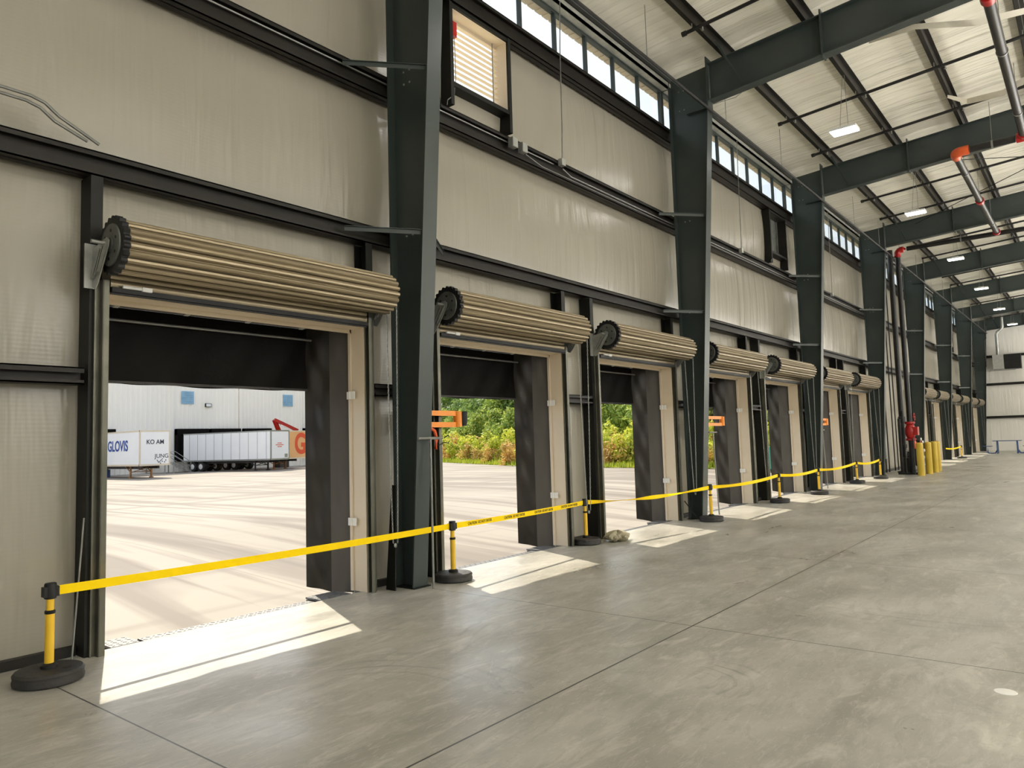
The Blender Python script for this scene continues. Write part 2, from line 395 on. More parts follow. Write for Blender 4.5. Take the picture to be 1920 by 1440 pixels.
# far end wall with girts
fw = MB()
def farf(u, v):
    x = -.2+24.2*u; z = 9.15*v if v < 1 else rt(x)+.25
    z = (rt(x)+.25)*v
    b_ = 0
    for a, q in ((0,2.2),(2.35,4.4),(4.6,6.3),(6.5,8.5)):
        if a <= z <= q: b_ = .05*math.sin(PI*(z-a)/(q-a))**.6
    return (x, YF-b_, z)
fw.grid(farf, 80, 40)
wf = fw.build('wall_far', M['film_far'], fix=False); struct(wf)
ww = MB(); ww.box(-.3, YF+.06, -1, 24.3, YF+.12, 9.9); ww.build('siding', M['siding'], parent=wf, smooth=False)
for i, z in enumerate((2.27, 4.5, 6.4, 8.62)):
    g = MB(); g.box(.35, YF-.2, z-.08, 23, YF-.06, z-.06); g.box(.35, YF-.2, z-.08, 23, YF-.18, z+.08); g.box(.35, YF-.1, z+.06, 23, YF-.06, z+.08); g.box(.35,YF-.2,z+.06,23,YF-.1,z+.08)
    tag(g.build('wall_girt', M['brown_steel'], smooth=False), 'brown horizontal girt on the white end wall, %s from the floor' % ORD[i+1], 'girt', kind='thing')

# hall side and near end (behind the camera): big open bays that let daylight in
def open_wall(name, mk):
    w = MB(); mk(w); o = w.build(name, M['film_far'], smooth=False); struct(o); return o
def mk_r(w):
    y = YN; 
    while y < YF-1:
        w.box(XR, y, 0, XR+.2, y+1.2, 9.0); y += 7.64
    w.box(XR, YN, 5.2, XR+.2, YF, 7.4); w.box(XR, YN, 8.7, XR+.2, YF, 9.0)
open_wall('wall_right', mk_r)
def mk_n(w):
    for a, b_ in ((-.2,3),(9,12),(18,24.2)): w.box(a, YN-.2, 0, b_, YN, 9.0)
    w.box(-.2, YN-.2, 5.5, 24.2, YN, 9.0)
    w.prism([(-.2,9.0),(24.2,9.0),(24.2,rt(24.2)+.25),(12,rt(12)+.25),(-.2,rt(-.2)+.25)], 'y', YN-.2, YN)
open_wall('wall_near', mk_n)

# ------------------------------------------------------------------ clerestory windows, one per bay
bays = [(-1.69+.12, 5.83-.12)] + [(COLY[k]+.02, COLY[k+1]-.02) for k in range(7)]
for n, (a, b_) in enumerate(bays):
    a += 0; t = empty('window_%d' % (n+1), (-.2, (a+b_)/2, 7.86)); struct(t); off = Vector(t.location)
    gl = MB(); gl.box(-.235-off.x, a-off.y, 7.90-off.z, -.229-off.x, b_-off.y, 8.72-off.z); o = gl.build('glazing', M['glass'], t, smooth=False)
    fr = MB()
    fr.box(-.26-off.x, a-off.y, 8.70-off.z, -.18-off.x, b_-off.y, 8.75-off.z); fr.box(-.26-off.x, a-off.y, 7.87-off.z, -.18-off.x, b_-off.y, 7.91-off.z)
    fr.build('window_frame', M['steel'], t, smooth=False)
    for q in range(9):
        y = a+.02+(b_-a-.04)*q/8; m_ = MB(); m_.box(-.255-off.x, y-.022-off.y, 7.9-off.z, -.185-off.x, y+.022-off.y, 8.71-off.z); m_.build('mullion', M['steel'], t, smooth=False)
    hd = MB()
    hd.box(-.17-off.x, a-off.y, 8.74-off.z, -.02-off.x, b_-off.y, 8.80-off.z); hd.box(-.04-off.x, a-off.y, 8.74-off.z, -.02-off.x, b_-off.y, 8.88-off.z)
    hd.build('head_channel', M['zinc_box'], t, smooth=False)

# girts along the dock wall
def zgirt(name, z0, z1, ya, yb, mat, x1=0., lip=.035):
    g = MB()
    g.box(-.165, ya, z1-.012, x1, yb, z1); g.box(x1-.012, ya, z1-lip-.012, x1, yb, z1-.002)
    g.box(-.165, ya, z0, x1-.0, yb, z0+.012); g.box(x1-.012, ya, z0, x1, yb, z0+lip)
    g.box(-.09, ya, z0, -.075, yb, z1)
    return g.build(name, mat, smooth=False)
tag(zgirt('wall_girt', 3.93, 4.14, YN+.1, YF-.35, M['brown_steel']), 'long dark girt running just above the roll-up doors', 'girt', kind='thing')
tag(zgirt('wall_girt', 5.76, 6.03, YN+.1, YF-.35, M['brown_steel']), 'long dark girt halfway up the wall, carrying the conduits', 'girt', kind='thing')
tag(zgirt('sill_girt', 7.56, 7.86, YN+.1, YF-.35, M['brown_steel'], x1=.0), 'deep dark sill girt under the strip of high windows', 'girt', kind='thing')
tr = MB(); tr.box(-.17, YN+.1, 8.885, .0, YF-.35, 8.99)
struct(tr.build('trim_1', M['steel_dark'], smooth=False))
SEG = [(-1.5, 2.42, 'beside the first doorway, behind the yellow post')]
for i in range(len(DOORY)-1):
    a, b_ = DOORY[i]+W+.145, DOORY[i+1]-.145
    if i == 6: continue
    SEG.append((a, b_, 'between the %s and %s dock doorways' % (ORD[i+1], ORD[i+2])))
for a, b_, w_ in SEG:
    if b_-a < .15: continue
    o = zgirt('short_girt', 2.17, 2.31, a, b_, M['brown_steel'])
    tag(o, 'short brown wall girt ' + w_, 'girt', kind='thing')

# ------------------------------------------------------------------ columns and rafters
def cx(z): return .285+.067*z
for k, y in enumerate(COLY):
    t = empty('steel_column', (.15, y, 0)); corner = k == 7
    tag(t, ('tapered dark green-grey steel column, %s from the doorway showing the trailers' % ORD[k+1]) if not corner else 'dark steel corner column against the white end wall', 'column', kind='thing')
    dx, dy = -.15, -y
    def P(m, x0,y0,z0,x1,y1,z1): m.box(x0+dx,y0+dy,z0,x1+dx,y1+dy,z1)
    w = MB(); w.prism([(.03+dx,.012),(cx(0)+dx,.012),(cx(8.15)+dx,8.15),(.83+dx,8.2),(.83+dx,rt(.83)),(.03+dx,rt(.03))], 'y', -.006, .006)
    w.build('web', M['steel'], t, smooth=False)
    f1 = MB(); P(f1, .012, y-.11, .012, .029, y+.11, 8.72); f1.build('outer_flange', M['steel'], t, smooth=False)
    f2 = MB(); f2.add([(cx(0)+dx,-.11,.012),(cx(0)+dx,.11,.012),(cx(8.15)+dx,.11,8.15),(cx(8.15)+dx,-.11,8.15),
                       (cx(0)+.016+dx,-.11,.012),(cx(0)+.016+dx,.11,.012),(cx(8.15)+.016+dx,.11,8.15),(cx(8.15)+.016+dx,-.11,8.15)],
                      [(3,2,1,0),(4,5,6,7),(0,1,5,4),(1,2,6,5),(2,3,7,6),(3,0,4,7)]); f2.build('inner_flange', M['steel'], t, smooth=False)
    bp = MB(); P(bp, .0, y-.13, 0, .34, y+.13, .012); bp.build('base_plate', M['steel_dark'], t, smooth=False)
    st = MB(); P(st, .38, y-.1, 8.05, .83, y-.007, 8.065); P(st, .38, y+.007, 8.05, .83, y+.1, 8.065); st.build('stiffener', M['steel'], t, smooth=False)
    ep = MB(); P(ep, .832, y-.12, 8.02, .852, y+.12, rt(.83)+.14); ep.build('end_plate', M['steel'], t, smooth=False)
    # flange braces back to the two girts
    for z in (4.02, 5.93):
        for s in ((-1, 1) if not corner else ()):
            br = MB(); xi = cx(z)
            br.bar((.02+dx, s*.78, z), (xi-.03+dx, s*.06, z-.0), .006, .055); br.bar((.02+dx, s*.78, z+.025), (xi-.03+dx, s*.06, z+.025), .05, .006)
            br.build('flange_brace', M['steel'], t, smooth=False)
    for z in (8.6, 8.2, 5.9, 6.05, 4.05):
        for xx in (.2, .3): bo = MB(); bo.lathe([(.012,-.016),(.012,-.0065)], (xx+dx, 0, z), 'y', 8); bo.build('bolt', M['galv'], t)
    # rafter
    t = empty('roof_rafter', (.87, y, 8.2))
    tag(t, ('deep dark green-grey roof rafter on the %s column from the near end' % ORD[k+1]) if not corner else 'dark roof rafter standing against the white end wall', 'beam', kind='thing')
    L0 = Vector((.87, y, 8.2))
    def top(x): return rt(x)
    def bot(x): return 8.125+.067*min(x, 24-x)
    def sheet(nm, pts, ya, yb, par=None):
        m_ = MB(); m_.prism([(p[0]-L0.x, p[1]-L0.z) for p in pts], 'y', ya, yb); return m_.build(nm, M['steel'], par or t, smooth=False)
    sheet('web', [(.87,bot(.87)),(12,bot(12)),(23.9,bot(23.9)),(23.9,top(23.9)-.02),(12,top(12)-.02),(.87,top(.87)-.02)], -.006, .006)
    sheet('top_flange', [(.87,top(.87)-.016),(12,top(12)-.016),(23.9,top(23.9)-.016),(23.9,top(23.9)),(12,top(12)),(.87,top(.87))], -.1, .1)
    sheet('bottom_flange', [(.87,bot(.87)),(12,bot(12)),(23.9,bot(23.9)),(23.9,bot(23.9)+.018),(12,bot(12)+.018),(.87,bot(.87)+.018)], -.11, .11)
    sp = MB(); sp.box(3.0-L0.x, -.115, bot(3)-.03-L0.z, 3.03-L0.x, .115, top(3)+.08-L0.z); sp.build('splice_plate', M['steel'], t, smooth=False)
    sp = MB(); sp.box(7.5-L0.x, -.1, bot(7.5)-L0.z, 7.52-L0.x, .1, top(7.5)-L0.z-.02); sp.build('stiffener', M['steel'], t, smooth=False)
    for s in ((-1, 1) if not corner else (-1,)):
        br = MB(); br.bar((1.3-L0.x, s*.72, rt(1.3)+.015-L0.z), (1.55-L0.x, s*.05, bot(1.55)+.03-L0.z), .05, .006); br.build('flange_brace', M['steel'], t, smooth=False)

# purlins
for k in range(8):
    x = 1.25+1.515*k; z = rt(x)+.004
    g = MB(); d = .2
    g.box(x-.004, YN+.3, z, x+.004, YF-.3, z+d); g.box(x-.075, YN+.3, z, x-.004, YF-.3, z+.006); g.box(x-.075, YN+.3, z, x-.069, YF-.3, z+.025); g.box(x+.004, YN+.3, z+d-.006, x+.07, YF-.3, z+d)
    tag(g.build('roof_purlin', M['brown_steel'], smooth=False), 'dark roof purlin, %s out from the dock wall' % ORD[k+1], 'purlin', kind='thing')

# ------------------------------------------------------------------ doorways (structure) and roll-up doors
def door_frame(n, yl, full=True):
    t = empty('door_%d' % n, (0, yl, 0)); struct(t)
    for s, y0 in (('l', -.13), ('r', W+.035)):
        p = MB(); p.box(-.2, y0, 0, -.192, y0+.095, 3.925); p.box(-.012, y0, 0, 0, y0+.095, 3.925)
        yy = y0 if s == 'l' else y0+.087
        p.box(-.192, yy, 0, -.012, yy+.008, 3.925)
        p.build('post', M['steel_dark'], t, smooth=False)
    hd = MB(); hd.box(-.2, .0, 3.0, -.02, W, 3.05); hd.build('header', M['steel_dark'], t, smooth=False)
    for nm, y0, y1 in (('jamb', -.03, -.002), ('jamb', W+.002, W+.03)):
        j = MB(); j.box(-.235, y0, 0, -.02, y1, H); 
        yt = y1 if y0 < 0 else y0-.02
        j.box(-.275, yt if y0 > 0 else y1, 0, -.236, yt+.02 if y0 > 0 else y1+.02, H)
        jo = j.build(nm, M['cream'], t, smooth=False)
        if y0 > 0:
            for z in (2.14, .72):
                h = MB(); h.box(-.285, W-.035, z, -.15, W-.021, z+.085); h.lathe([(.012,z),(.012,z+.085)], (-.225, W-.04, 0), 'z', 8); h.build('hinge_plate', M['white'], t, smooth=False)['label'] = 'white hinge plate'
    lt = MB(); lt.box(-.235, 0, 2.94, -.02, W, 2.975); lt.box(-.275, 0, 2.90, -.236, W, 2.975); lt.build('lintel_trim', M['cream'], t, smooth=False)
    return t

# one roll-up door, then copies
AX, AZ, AR = .27, 3.285, .212
def make_rollup():
    t = empty('roll_up_door', (0, 0, 0))
    # coiled slats: flat-crown profile repeated round the barrel
    prof = []
    NS = 10
    for k in range(NS):
        a0 = 2*PI*k/NS; st = 2*PI/NS
        for u, dr in ((.0,-.026),(.05,-.027),(.11,.0),(.20,.011),(.33,.012),(.44,.0),(.49,-.016),(.55,-.016),(.61,.0),(.72,.012),(.85,.011),(.95,.0)):
            a = a0+u*st; prof.append((AX+(AR+dr)*math.cos(a), AZ+(AR+dr)*math.sin(a)))
    c = MB(); c.prism(prof, 'y', -.02, W+.1); c.build('coil', M['tan'], t)
    cu = MB(); z = 2.99
    pts = []
    while z < 3.3:
        pts += [(.055, z), (.062, z+.02), (.062, z+.045), (.055, z+.062), (.048, z+.066)]; z += .07
    pp = pts + [(p[0]-.012, p[1]) for p in reversed(pts)]
    cu.prism(pp, 'y', .01, W-.01); cu.build('curtain', M['tan'], t)
    bb_ = MB(); bb_.box(.03, .012, 2.945, .085, W-.012, 2.985); bb_.box(.05, .012, 2.93, .065, W-.012, 2.945); bb_.build('bottom_bar', M['black'], t, smooth=False)
    sl = MB(); sl.lathe([(.013,.09),(.013,.25)], (.095, 0, 2.995), 'y', 10); sl.box(.08,.25,2.975,.11,.33,3.01); sl.build('slide_lock', M['white'], t)
    # end locks ring and plate
    ring = []
    NB = 22
    for k in range(NB*4):
        a = 2*PI*k/(NB*4); r = AR+(.030 if k%4 in (1,2) else .012)
        ring.append((AX+r*math.cos(a), AZ+r*math.sin(a)))
    e = MB(); e.prism(ring, 'y', -.075, -.024); e.build('end_lock_ring', M['black'], t, smooth=False)
    pl = MB(); pl.lathe([(.17,-.088),(.175,-.08),(.175,-.0755)], (AX,0,AZ), 'y', 32); pl.lathe([(.06,-.1),(.06,-.088)], (AX,0,AZ), 'y', 16)
    po = pl.build('drum_plate', M['plate'], t)
    hl = MB()
    for k in range(6):
        a = k*PI/3+.4; hl.lathe([(.014,-.0905),(.014,-.0884)], (AX+.115*math.cos(a),0,AZ+.115*math.sin(a)), 'y', 10)
    hl.build('holes', M['black'], po)
    ax = MB(); ax.lathe([(.016,-.22),(.016,-.1)], (AX-.02,0,AZ+.01), 'y', 12); ax.build('axle', M['galv'], t)
    for s in (0, 1):
        br = MB(); y0 = -.118 if s == 0 else W+.115
        pg = [(.02,2.97),(.075,2.95),(.13,3.0),(.31,3.26),(.32,3.31),(.28,3.34),(.02,3.29)]
        br.prism(pg, 'y', y0, y0+.008)
        for q in range(3): 
            o = .05*q; br.bar((.05+o, y0-.008, 3.04+.02*q), (.19+o, y0-.008, 3.26+.012*q), .014, .02, up=(0,1,0))
        br.box(.004, y0-.06, 2.96, .02, y0+.03, 3.33)
        br.build('bracket', M['galv'], t, smooth=False)
        g = MB(); y0 = -.06 if s == 0 else W+.0
        if s == 0:
            g.box(.003, -.1, .0, .012, -.003, 3.04); g.box(.012, -.055, .0, .07, -.045, 3.04); g.box(.06, -.055, 0, .07, -.003, 3.04); g.box(.012,-.1,0,.03,-.09,3.04)
        else:
            g.box(.003, W+.003, .0, .012, W+.1, 3.04); g.box(.012, W+.045, .0, .07, W+.055, 3.04); g.box(.06, W+.003, 0, .07, W+.055, 3.04); g.box(.012,W+.09,0,.03,W+.1,3.04)
        g.build('guide_rail', M['guide'], t, smooth=False)
    # chain wheel and hand chain
    cwh = MB(); cwh.lathe([(.07,W+.135),(.05,W+.15),(.07,W+.165)], (AX+.02,0,3.2), 'y', 20); cwh.build('chain_wheel', M['black'], t)
    ch = MB()
    def link(c, d, side):
        d = Vector(d).normalized(); s_ = Vector(side).normalized(); hl_, hw, rr = .021, .0085, .0032
        ring = [Vector(c)+d*hl_*math.cos(a)*1.0+s_*hw*math.sin(a) for a in [2*PI*q/8 for q in range(8)]]
        nrm = d.cross(s_); vs = []; fs = []
        for q, p in enumerate(ring):
            out = (p-Vector(c)).normalized()
            for w in range(3):
                a = 2*PI*w/3; vs.append(p+out*rr*math.cos(a)+nrm*rr*math.sin(a))
        for q in range(8):
            for w in range(3): fs.append((q*3+w, q*3+(w+1)%3, ((q+1)%8)*3+(w+1)%3, ((q+1)%8)*3+w))
        ch.add(vs, fs)
    path = []
    zt, zb = 3.19, .52
    for s in (-1, 1):
        n_ = int((zt-zb)/.033)
        for q in range(n_):
            t_ = q/n_; xo = .075*(1-t_)**.8+.012
            link((AX+.02+s*xo, W+.15+.02*s*t_, zt-(zt-zb)*t_), (0,0,1), (1,0,0) if q%2 else (0,1,0))
    for q in range(-2,3): link((AX+.02+q*.006, W+.15, zb-.01), (0,0,1), (1,0,0) if q%2 else (0,1,0))
    ch.build('hand_chain', M['galv'], t)
    return t
def make_shelter():
    t = empty('dock_shelter', (-.3, 0, 0)); o = .3
    XF = -.76
    hc = MB()
    def hcf(u, v):
        y = .02+(W-.04)*u; z = 2.87-(2.87-2.27)*v
        return (XF+o+.03*math.sin(u*9)*v*.6-.02*v+.012*math.sin(u*31+v*4), y, z-.015*math.sin(u*PI)*v+.006*math.sin(u*23)*v)
    hc.grid(hcf, 40, 10)
    h2 = MB(); h2.v = hc.v[:]; h2.f = hc.f[:]
    h2.add([(p[0]-.02,p[1],p[2]) for p in hc.v], [tuple(reversed(f)) for f in hc.f])
    h2.build('head_curtain', M['vinyl'], t)
    bt = MB(); bt.box(XF+o-.04, .0, 2.262, XF+o+.01, W, 2.285); bt.build('hem', M['rubber'], t, smooth=False)
    hd = MB(); hd.prism([(XF+o-.03,2.985),(-.012,3.07),(-.012,3.10),(XF+o-.03,3.015)], 'y', -.12, W+.12); hd.build('hood', M['vinyl_grey'], t, smooth=False)
    for k in range(4):
        y = .35+k*.68; b_ = MB(); b_.prism([(XF+o+.03,2.967),(-.015,3.047),(-.015,3.066),(XF+o+.03,2.986)], 'y', y, y+.05); b_.build('batten', M['white'], t, smooth=False)
    fp = MB(); fp.tube([(XF+o+.05, .0, 2.85),(XF+o+.05, W, 2.85)], .014, 8); fp.build('curtain_pipe', M['conduit'], t)
    fb = MB(); fb.box(XF+o-.03, -.12, 2.86, XF+o-.005, W+.12, 2.98); fb.build('front_header', M['vinyl'], t, smooth=False)
    for s in (0, 1):
        def yy(q): return q if s == 0 else W-q
        def panel(a, b_, nm, mat, wr, seed):
            (xa, qa), (xb, qb) = a, b_
            def fn(u, v):
                z = -.03+.06*u*(1 if nm == 'side_flap' else 0)+(3.05+.03)*v
                x = xa+(xb-xa)*u; q = qa+(qb-qa)*u
                d = wr*(math.sin(v*17+u*3+seed)*.5+math.sin(v*31-u*6+seed*2)*.3)*math.sin(PI*u)
                return (x+o+d*.5, yy(q+d), z)
            g = MB(); g.grid(fn, 8, 48); n_ = len(g.v)
            v2 = [(p[0]-.012, p[1]+(-.016 if s == 0 else .016), p[2]) for p in g.v]
            g.add(v2, [tuple(reversed(f)) for f in g.f]); return g.build(nm, mat, t)
        panel((-.278, -.03), (-.53, .085), 'side_panel', M['vinyl_grey'], .008, 1+s)
        panel((-.53, .085), (-.78, .245), 'side_flap', M['vinyl_side'], .034, 3+s)
        fr = MB(); fr.box(-.56+o, yy(.075)-.01, -.0, -.53+o, yy(.075)+.01, 3.03); fr.build('frame_post', M['rubber'], t, smooth=False)
    return t
def make_leveler():
    t = empty('dock_leveler', (-.13, 0, 0))
    def tread(m, x0, y0, x1, y1, z):
        m.box(x0, y0, z-.02, x1, y1, z)
        nx = max(2, int((x1-x0)/.05)); ny = max(2, int((y1-y0)/.05))
        for i in range(nx):
            for j in range(ny):
                x = x0+(x1-x0)*(i+.5)/nx; y = y0+(y1-y0)*(j+.5)/ny; s = 1 if (i+j)%2 else -1
                m.bar((x-.012, y-.012*s, z+.001), (x+.012, y+.012*s, z+.001), .006, .004)
    a = MB(); tread(a, -.28, .13, -.0, .36, .002); a.build('bumper_plate', M['tread'], t, smooth=False)
    a = MB(); tread(a, -.28, W-.52, -.0, W-.13, .002); a.build('bumper_plate', M['tread'], t, smooth=False)
    a = MB(); tread(a, -.13, .4, -.01, W-.6, -.004); a.build('lip', M['tread'], t, smooth=False)
    b_ = MB(); b_.box(-.27, .13, -.5, -.19, .36, -.025); b_.box(-.27, W-.52, -.5, -.19, W-.13, -.025); b_.box(-.19, .13, -.6, -.185, W-.13, -.03); b_.build('bumper', M['rubber'], t, smooth=False)
    return t

rd0, sh0, lv0 = make_rollup(), make_shelter(), make_leveler()
for i, yl in enumerate(DOORY):
    n = i+1
    door_frame(n, yl)
    for proto, x, lab, cat in ((rd0, 0, 'tan slatted roll-up door coiled over the %s dock doorway', 'roll-up door'),
                          (sh0, -.3, 'black vinyl dock shelter curtains outside the %s dock doorway', 'dock shelter'),
                          (lv0, -.13, 'steel tread dock leveler at the sill of the %s dock doorway', 'dock leveler')):
        o = proto if i == 0 else copy_tree(proto)
        o.location = (x, yl, 0)
        tag(o, lab % ORD[n], cat, {'roll-up door':'roll-up doors along the dock wall','dock shelter':'dock shelters outside the doorways','dock leveler':'dock levelers at the door sills'}[cat], 'thing')

# ------------------------------------------------------------------ louvre vents in the wall
M['lv_slat'] = pm('louvre_slat', C(.74,.66,.50), C(.78,.7,.54), rough=.4, scale=3)
for i, (a, b_) in enumerate(LOUV):
    t = empty('louvre_vent', (-.15, a, 6.1)); o = Vector(t.location)
    tag(t, ['open louvre vent with sky showing, high beside the first column', 'closed louvre vent high on the wall before the third column', 'pale louvre vent high on the wall near the far end'][i], 'louvre vent', kind='thing')
    L_ = b_-a
    f = MB()
    f.box(-.15, 0, 0, .155, .06, 1.44); f.build('side_post', M['steel_dark'], t, smooth=False)
    f = MB(); f.box(-.15, L_-.06, 0, .155, L_, 1.44); f.build('side_post', M['steel_dark'], t, smooth=False)
    f = MB(); f.box(-.16, .06, .27, .15, L_-.06, .33); f.build('sill', M['steel_dark'], t, smooth=False)
    f = MB(); f.box(-.16, .06, 1.38, .15, L_-.06, 1.43); f.build('head', M['steel_dark'], t, smooth=False)
    s = MB(); ns = 12; op = -.02 if i != 1 else 1.25
    for k in range(ns):
        z = .36+(1.36-.36)*(k+.5)/ns; hh = .031 if i != 1 else .045
        dx_, dz_ = math.cos(op)*hh, math.sin(op)*hh
        s.bar((-.08-dx_, L_/2, z-dz_), (-.08+dx_, L_/2, z+dz_), L_-.14, .004, up=(0,1,0)) if False else s.add(
            [(-.08-dx_,.065,z-dz_),(-.08-dx_,L_-.065,z-dz_),(-.08+dx_,L_-.065,z+dz_),(-.08+dx_,.065,z+dz_),
             (-.08-dx_,.065,z-dz_-.004),(-.08-dx_,L_-.065,z-dz_-.004),(-.08+dx_,L_-.065,z+dz_-.004),(-.08+dx_,.065,z+dz_-.004)],
            [(0,1,2,3),(7,6,5,4),(0,4,5,1),(1,5,6,2),(2,6,7,3),(3,7,4,0)])
    s.build('slats', M['lv_slat'] if i != 1 else M['plate'], t, smooth=False)
    ln = MB(); ln.box(-.15,.061,.33,.12,.07,1.38); ln.box(-.15,L_-.07,.33,.12,L_-.061,1.38); ln.box(-.15,.07,1.37,.12,L_-.07,1.378); ln.build('liner', M['cream'] if i != 1 else M['brown_steel'], t, smooth=False)
    r = MB(); r.bar((-.03,L_-.2,.36),(-.03,L_-.2,1.36),.012,.012); r.build('link_rod', M['conduit'], t, smooth=False)
    if i < 2:
        act = MB(); act.box(-.02, .12, 1.05, .06, .24, 1.26); act.build('actuator', M['red'] if i == 0 else M['zinc_box'], t, smooth=False)
        am = MB(); am.box(-.02, .075, .98, .08, .115, 1.36); am.build('actuator_bracket', M['galv'], t, smooth=False)
        w_ = MB(); w_.tube([(.06,.18,1.05),(.08,.17,.8),(.1,.15,.4),(.13,.08,.15),(.16,-.08,.02),(.165,-.1,-.06)], .006, 6); w_.build('cable', M['conduit'], t)

# ------------------------------------------------------------------ conduits, boxes and pipes on the wall
def pipe_thing(name, pts, r, mat, label, cat, n=8, group=None, rs=None):
    m_ = MB(); p0 = Vector(pts[0]); m_.tube([Vector(p)-p0 for p in pts], rs or r, n)
    o = m_.build(name, mat); o.location = p0; return tag(o, label, cat, group, 'thing')
def bend(p0, p1, p2, r, n=5):
    p0, p1, p2 = map(Vector, (p0, p1, p2)); a = p1+(p0-p1).normalized()*r; b_ = p1+(p2-p1).normalized()*r
    return [a*(1-t)**2+p1*2*t*(1-t)+b_*t*t for t in [q/n for q in range(n+1)]]
def route(pts, r):
    out = [Vector(pts[0])]
    for i in range(1, len(pts)-1): out += bend(pts[i-1], pts[i], pts[i+1], r)
    return out+[Vector(pts[-1])]
pipe_thing('conduit', [(-.035, -6, 5.955), (-.035, 9.22, 5.955)], .011, M['conduit'], 'grey conduit on the upper girt before the hanging wire box', 'conduit')
pipe_thing('conduit', [(-.035, 9.48, 5.95), (-.035, 9.7, 5.88), (-.035, 30, 5.88)], .013, M['conduit'], 'grey conduit on the upper girt from the wire box to the risers', 'conduit')
pipe_thing('conduit', [(-.03, 8.5, 5.90), (-.03, 8.9, 5.825), (-.03, 30, 5.825)], .007, M['conduit'], 'thin cable clipped low on the upper girt', 'conduit')
for k, (y, z) in enumerate(((8.1, 5.93), (8.33, 5.92))):
    b_ = MB(); b_.box(.004, y-.06, z-.07, .09, y+.06, z+.07); b_.box(.09, y-.055, z-.065, .095, y+.055, z+.065)
    tag(b_.build('junction_box', M['zinc_box'], smooth=False), ['grey metal box on the upper girt, just past the open louvre', 'grey metal box on the upper girt, beside its twin towards the wire'][k], 'junction box', kind='thing')
for k, (y, z) in enumerate(((9.35, 6.0), (16.8, 5.98), (24.4, 5.98))):
    t = empty('hanging_wire', (.05, y, z)); tag(t, 'thin grey conduit dropping from the eave to the girt between the %s columns' % ['first and second','second and third','third and fourth'][k], 'conduit', kind='thing')
    w_ = MB(); w_.tube([(0,0,.04),(0,.03,.6),(.0,.05,1.9),(.0,.1,2.72)], .009, 6); w_.build('conduit', M['conduit'], t)
    b_ = MB(); b_.box(-.045,-.05,-.06,.03,.05,.05); b_.build('box', M['zinc_box'], t, smooth=False)
# bent rail pair high on the wall before the first doorway
pts = [(.12,.9,4.40),(.12,1.96,4.39),(.12,2.06,4.365),(.12,2.16,4.29),(.12,2.46,4.15)]
pipe_thing('bent_rail', pts, .014, M['conduit'], 'upper of two bent grey rails above the girt, before the first doorway', 'rail')
pipe_thing('bent_rail', [(p[0],p[1]-.03,p[2]-.05) for p in pts[:-1]]+[(.12,2.37,4.15)], .014, M['conduit'], 'lower of two bent grey rails above the girt, before the first doorway', 'rail')

# black pipe hung along the tops of the columns
gp = MB(); gp.tube([(0,0,0),(0,52.1,0)], .03, 10)
o = empty('gas_pipe', (.90, 6.5, 7.97)); tag(o, 'thin black pipe running past the column tops under the roof', 'pipe', kind='thing')
gp.build('pipe', M['pipe'], o)
yk = 7.4
while yk < 58:
    if min(abs(yk-c) for c in COLY) > .3:
        r = MB(); r.tube([(0,yk-6.5,.03),(0,yk-6.5,.95)], .006, 6); r.build('hanger_rod', M['conduit'], o)
    yk += 3.35
# sprinkler branch pipes under the purlins
for k in range(7):
    for q, dy in enumerate((3.5, 6.05)):
        y = COLY[k]+dy; t = empty('sprinkler_pipe', (1.1, y, rt(1.1)-.13)); 
        tag(t, 'black sprinkler branch pipe, %s of two between the %s and %s rafters' % (('first','second')[q], ORD[k+1], ORD[k+2]), 'pipe', kind='thing')
        p = MB(); p.tube([(0,0,0),(10.5,0,10.5*SLOPE)], .034, 10); p.build('pipe', M['pipe'], t)
        e = MB(); e.tube([(-.06,0,-.004),(.02,0,.001)], .047, 10); e.build('end_cap', M['redor'] if q == 0 and k == 0 else M['pipe'], t)
        for xx in (.13, 1.64, 3.16, 4.68):
            h = MB(); h.bar((xx,0,xx*SLOPE+.03),(xx,0,xx*SLOPE+.125),.012,.02); h.tube([(xx,-.045,xx*SLOPE-.0),(xx,.045,xx*SLOPE)], .0, 6) if False else None
            h.build('hanger', M['galv'], t, smooth=False)
            s_ = MB(); s_.tube([(xx+.2,0,(xx+.2)*SLOPE-.03),(xx+.2,0,(xx+.2)*SLOPE-.09)], .014, 8); s_.tube([(xx+.2,0,(xx+.2)*SLOPE-.09),(xx+.2,0,(xx+.2)*SLOPE-.094)], .026, 8); s_.build('sprinkler_head', M['galv'], t)
# red-jointed main from the riser
mainZ = 8.2
def main_pipe(pts, label):
    t = empty('sprinkler_main', pts[0]); tag(t, label, 'pipe', kind='thing'); p0 = Vector(pts[0])
    m_ = MB(); m_.tube([Vector(p)-p0 for p in pts], .085, 16); m_.build('pipe', M['pipe'], t)
    q0, q1 = Vector(pts[0]), Vector(pts[-1]); n_ = max(1, int((q1-q0).length/3))
    for q in range(n_):
        c = q0.lerp(q1, (q+.5)/n_)-p0; hr = MB(); hr.tube([c+Vector((0,0,.086)), Vector((c.x, c.y, rt(c.x+p0.x)-p0.z))], .007, 6); hr.lathe([(.096,-.02),(.096,.02)], tuple(c), 'y' if abs((q1-q0).y) > 1 else 'x', 16); hr.build('hanger_rod', M['conduit'], t)
    return t, p0
def fitting(t, pts, r, mat=None):
    m_ = MB(); m_.tube(pts, r, 16); return m_.build('red_fitting', mat or M['redor'], t)
t, p0 = main_pipe([(1.38,29.56,mainZ),(15,29.56,mainZ)], 'thick black main pipe crossing the hall from the riser top')
t, p0 = main_pipe([(4.15,29.40,mainZ),(4.15,20.32,mainZ)], 'thick black main pipe running back from the riser line to the orange elbow')
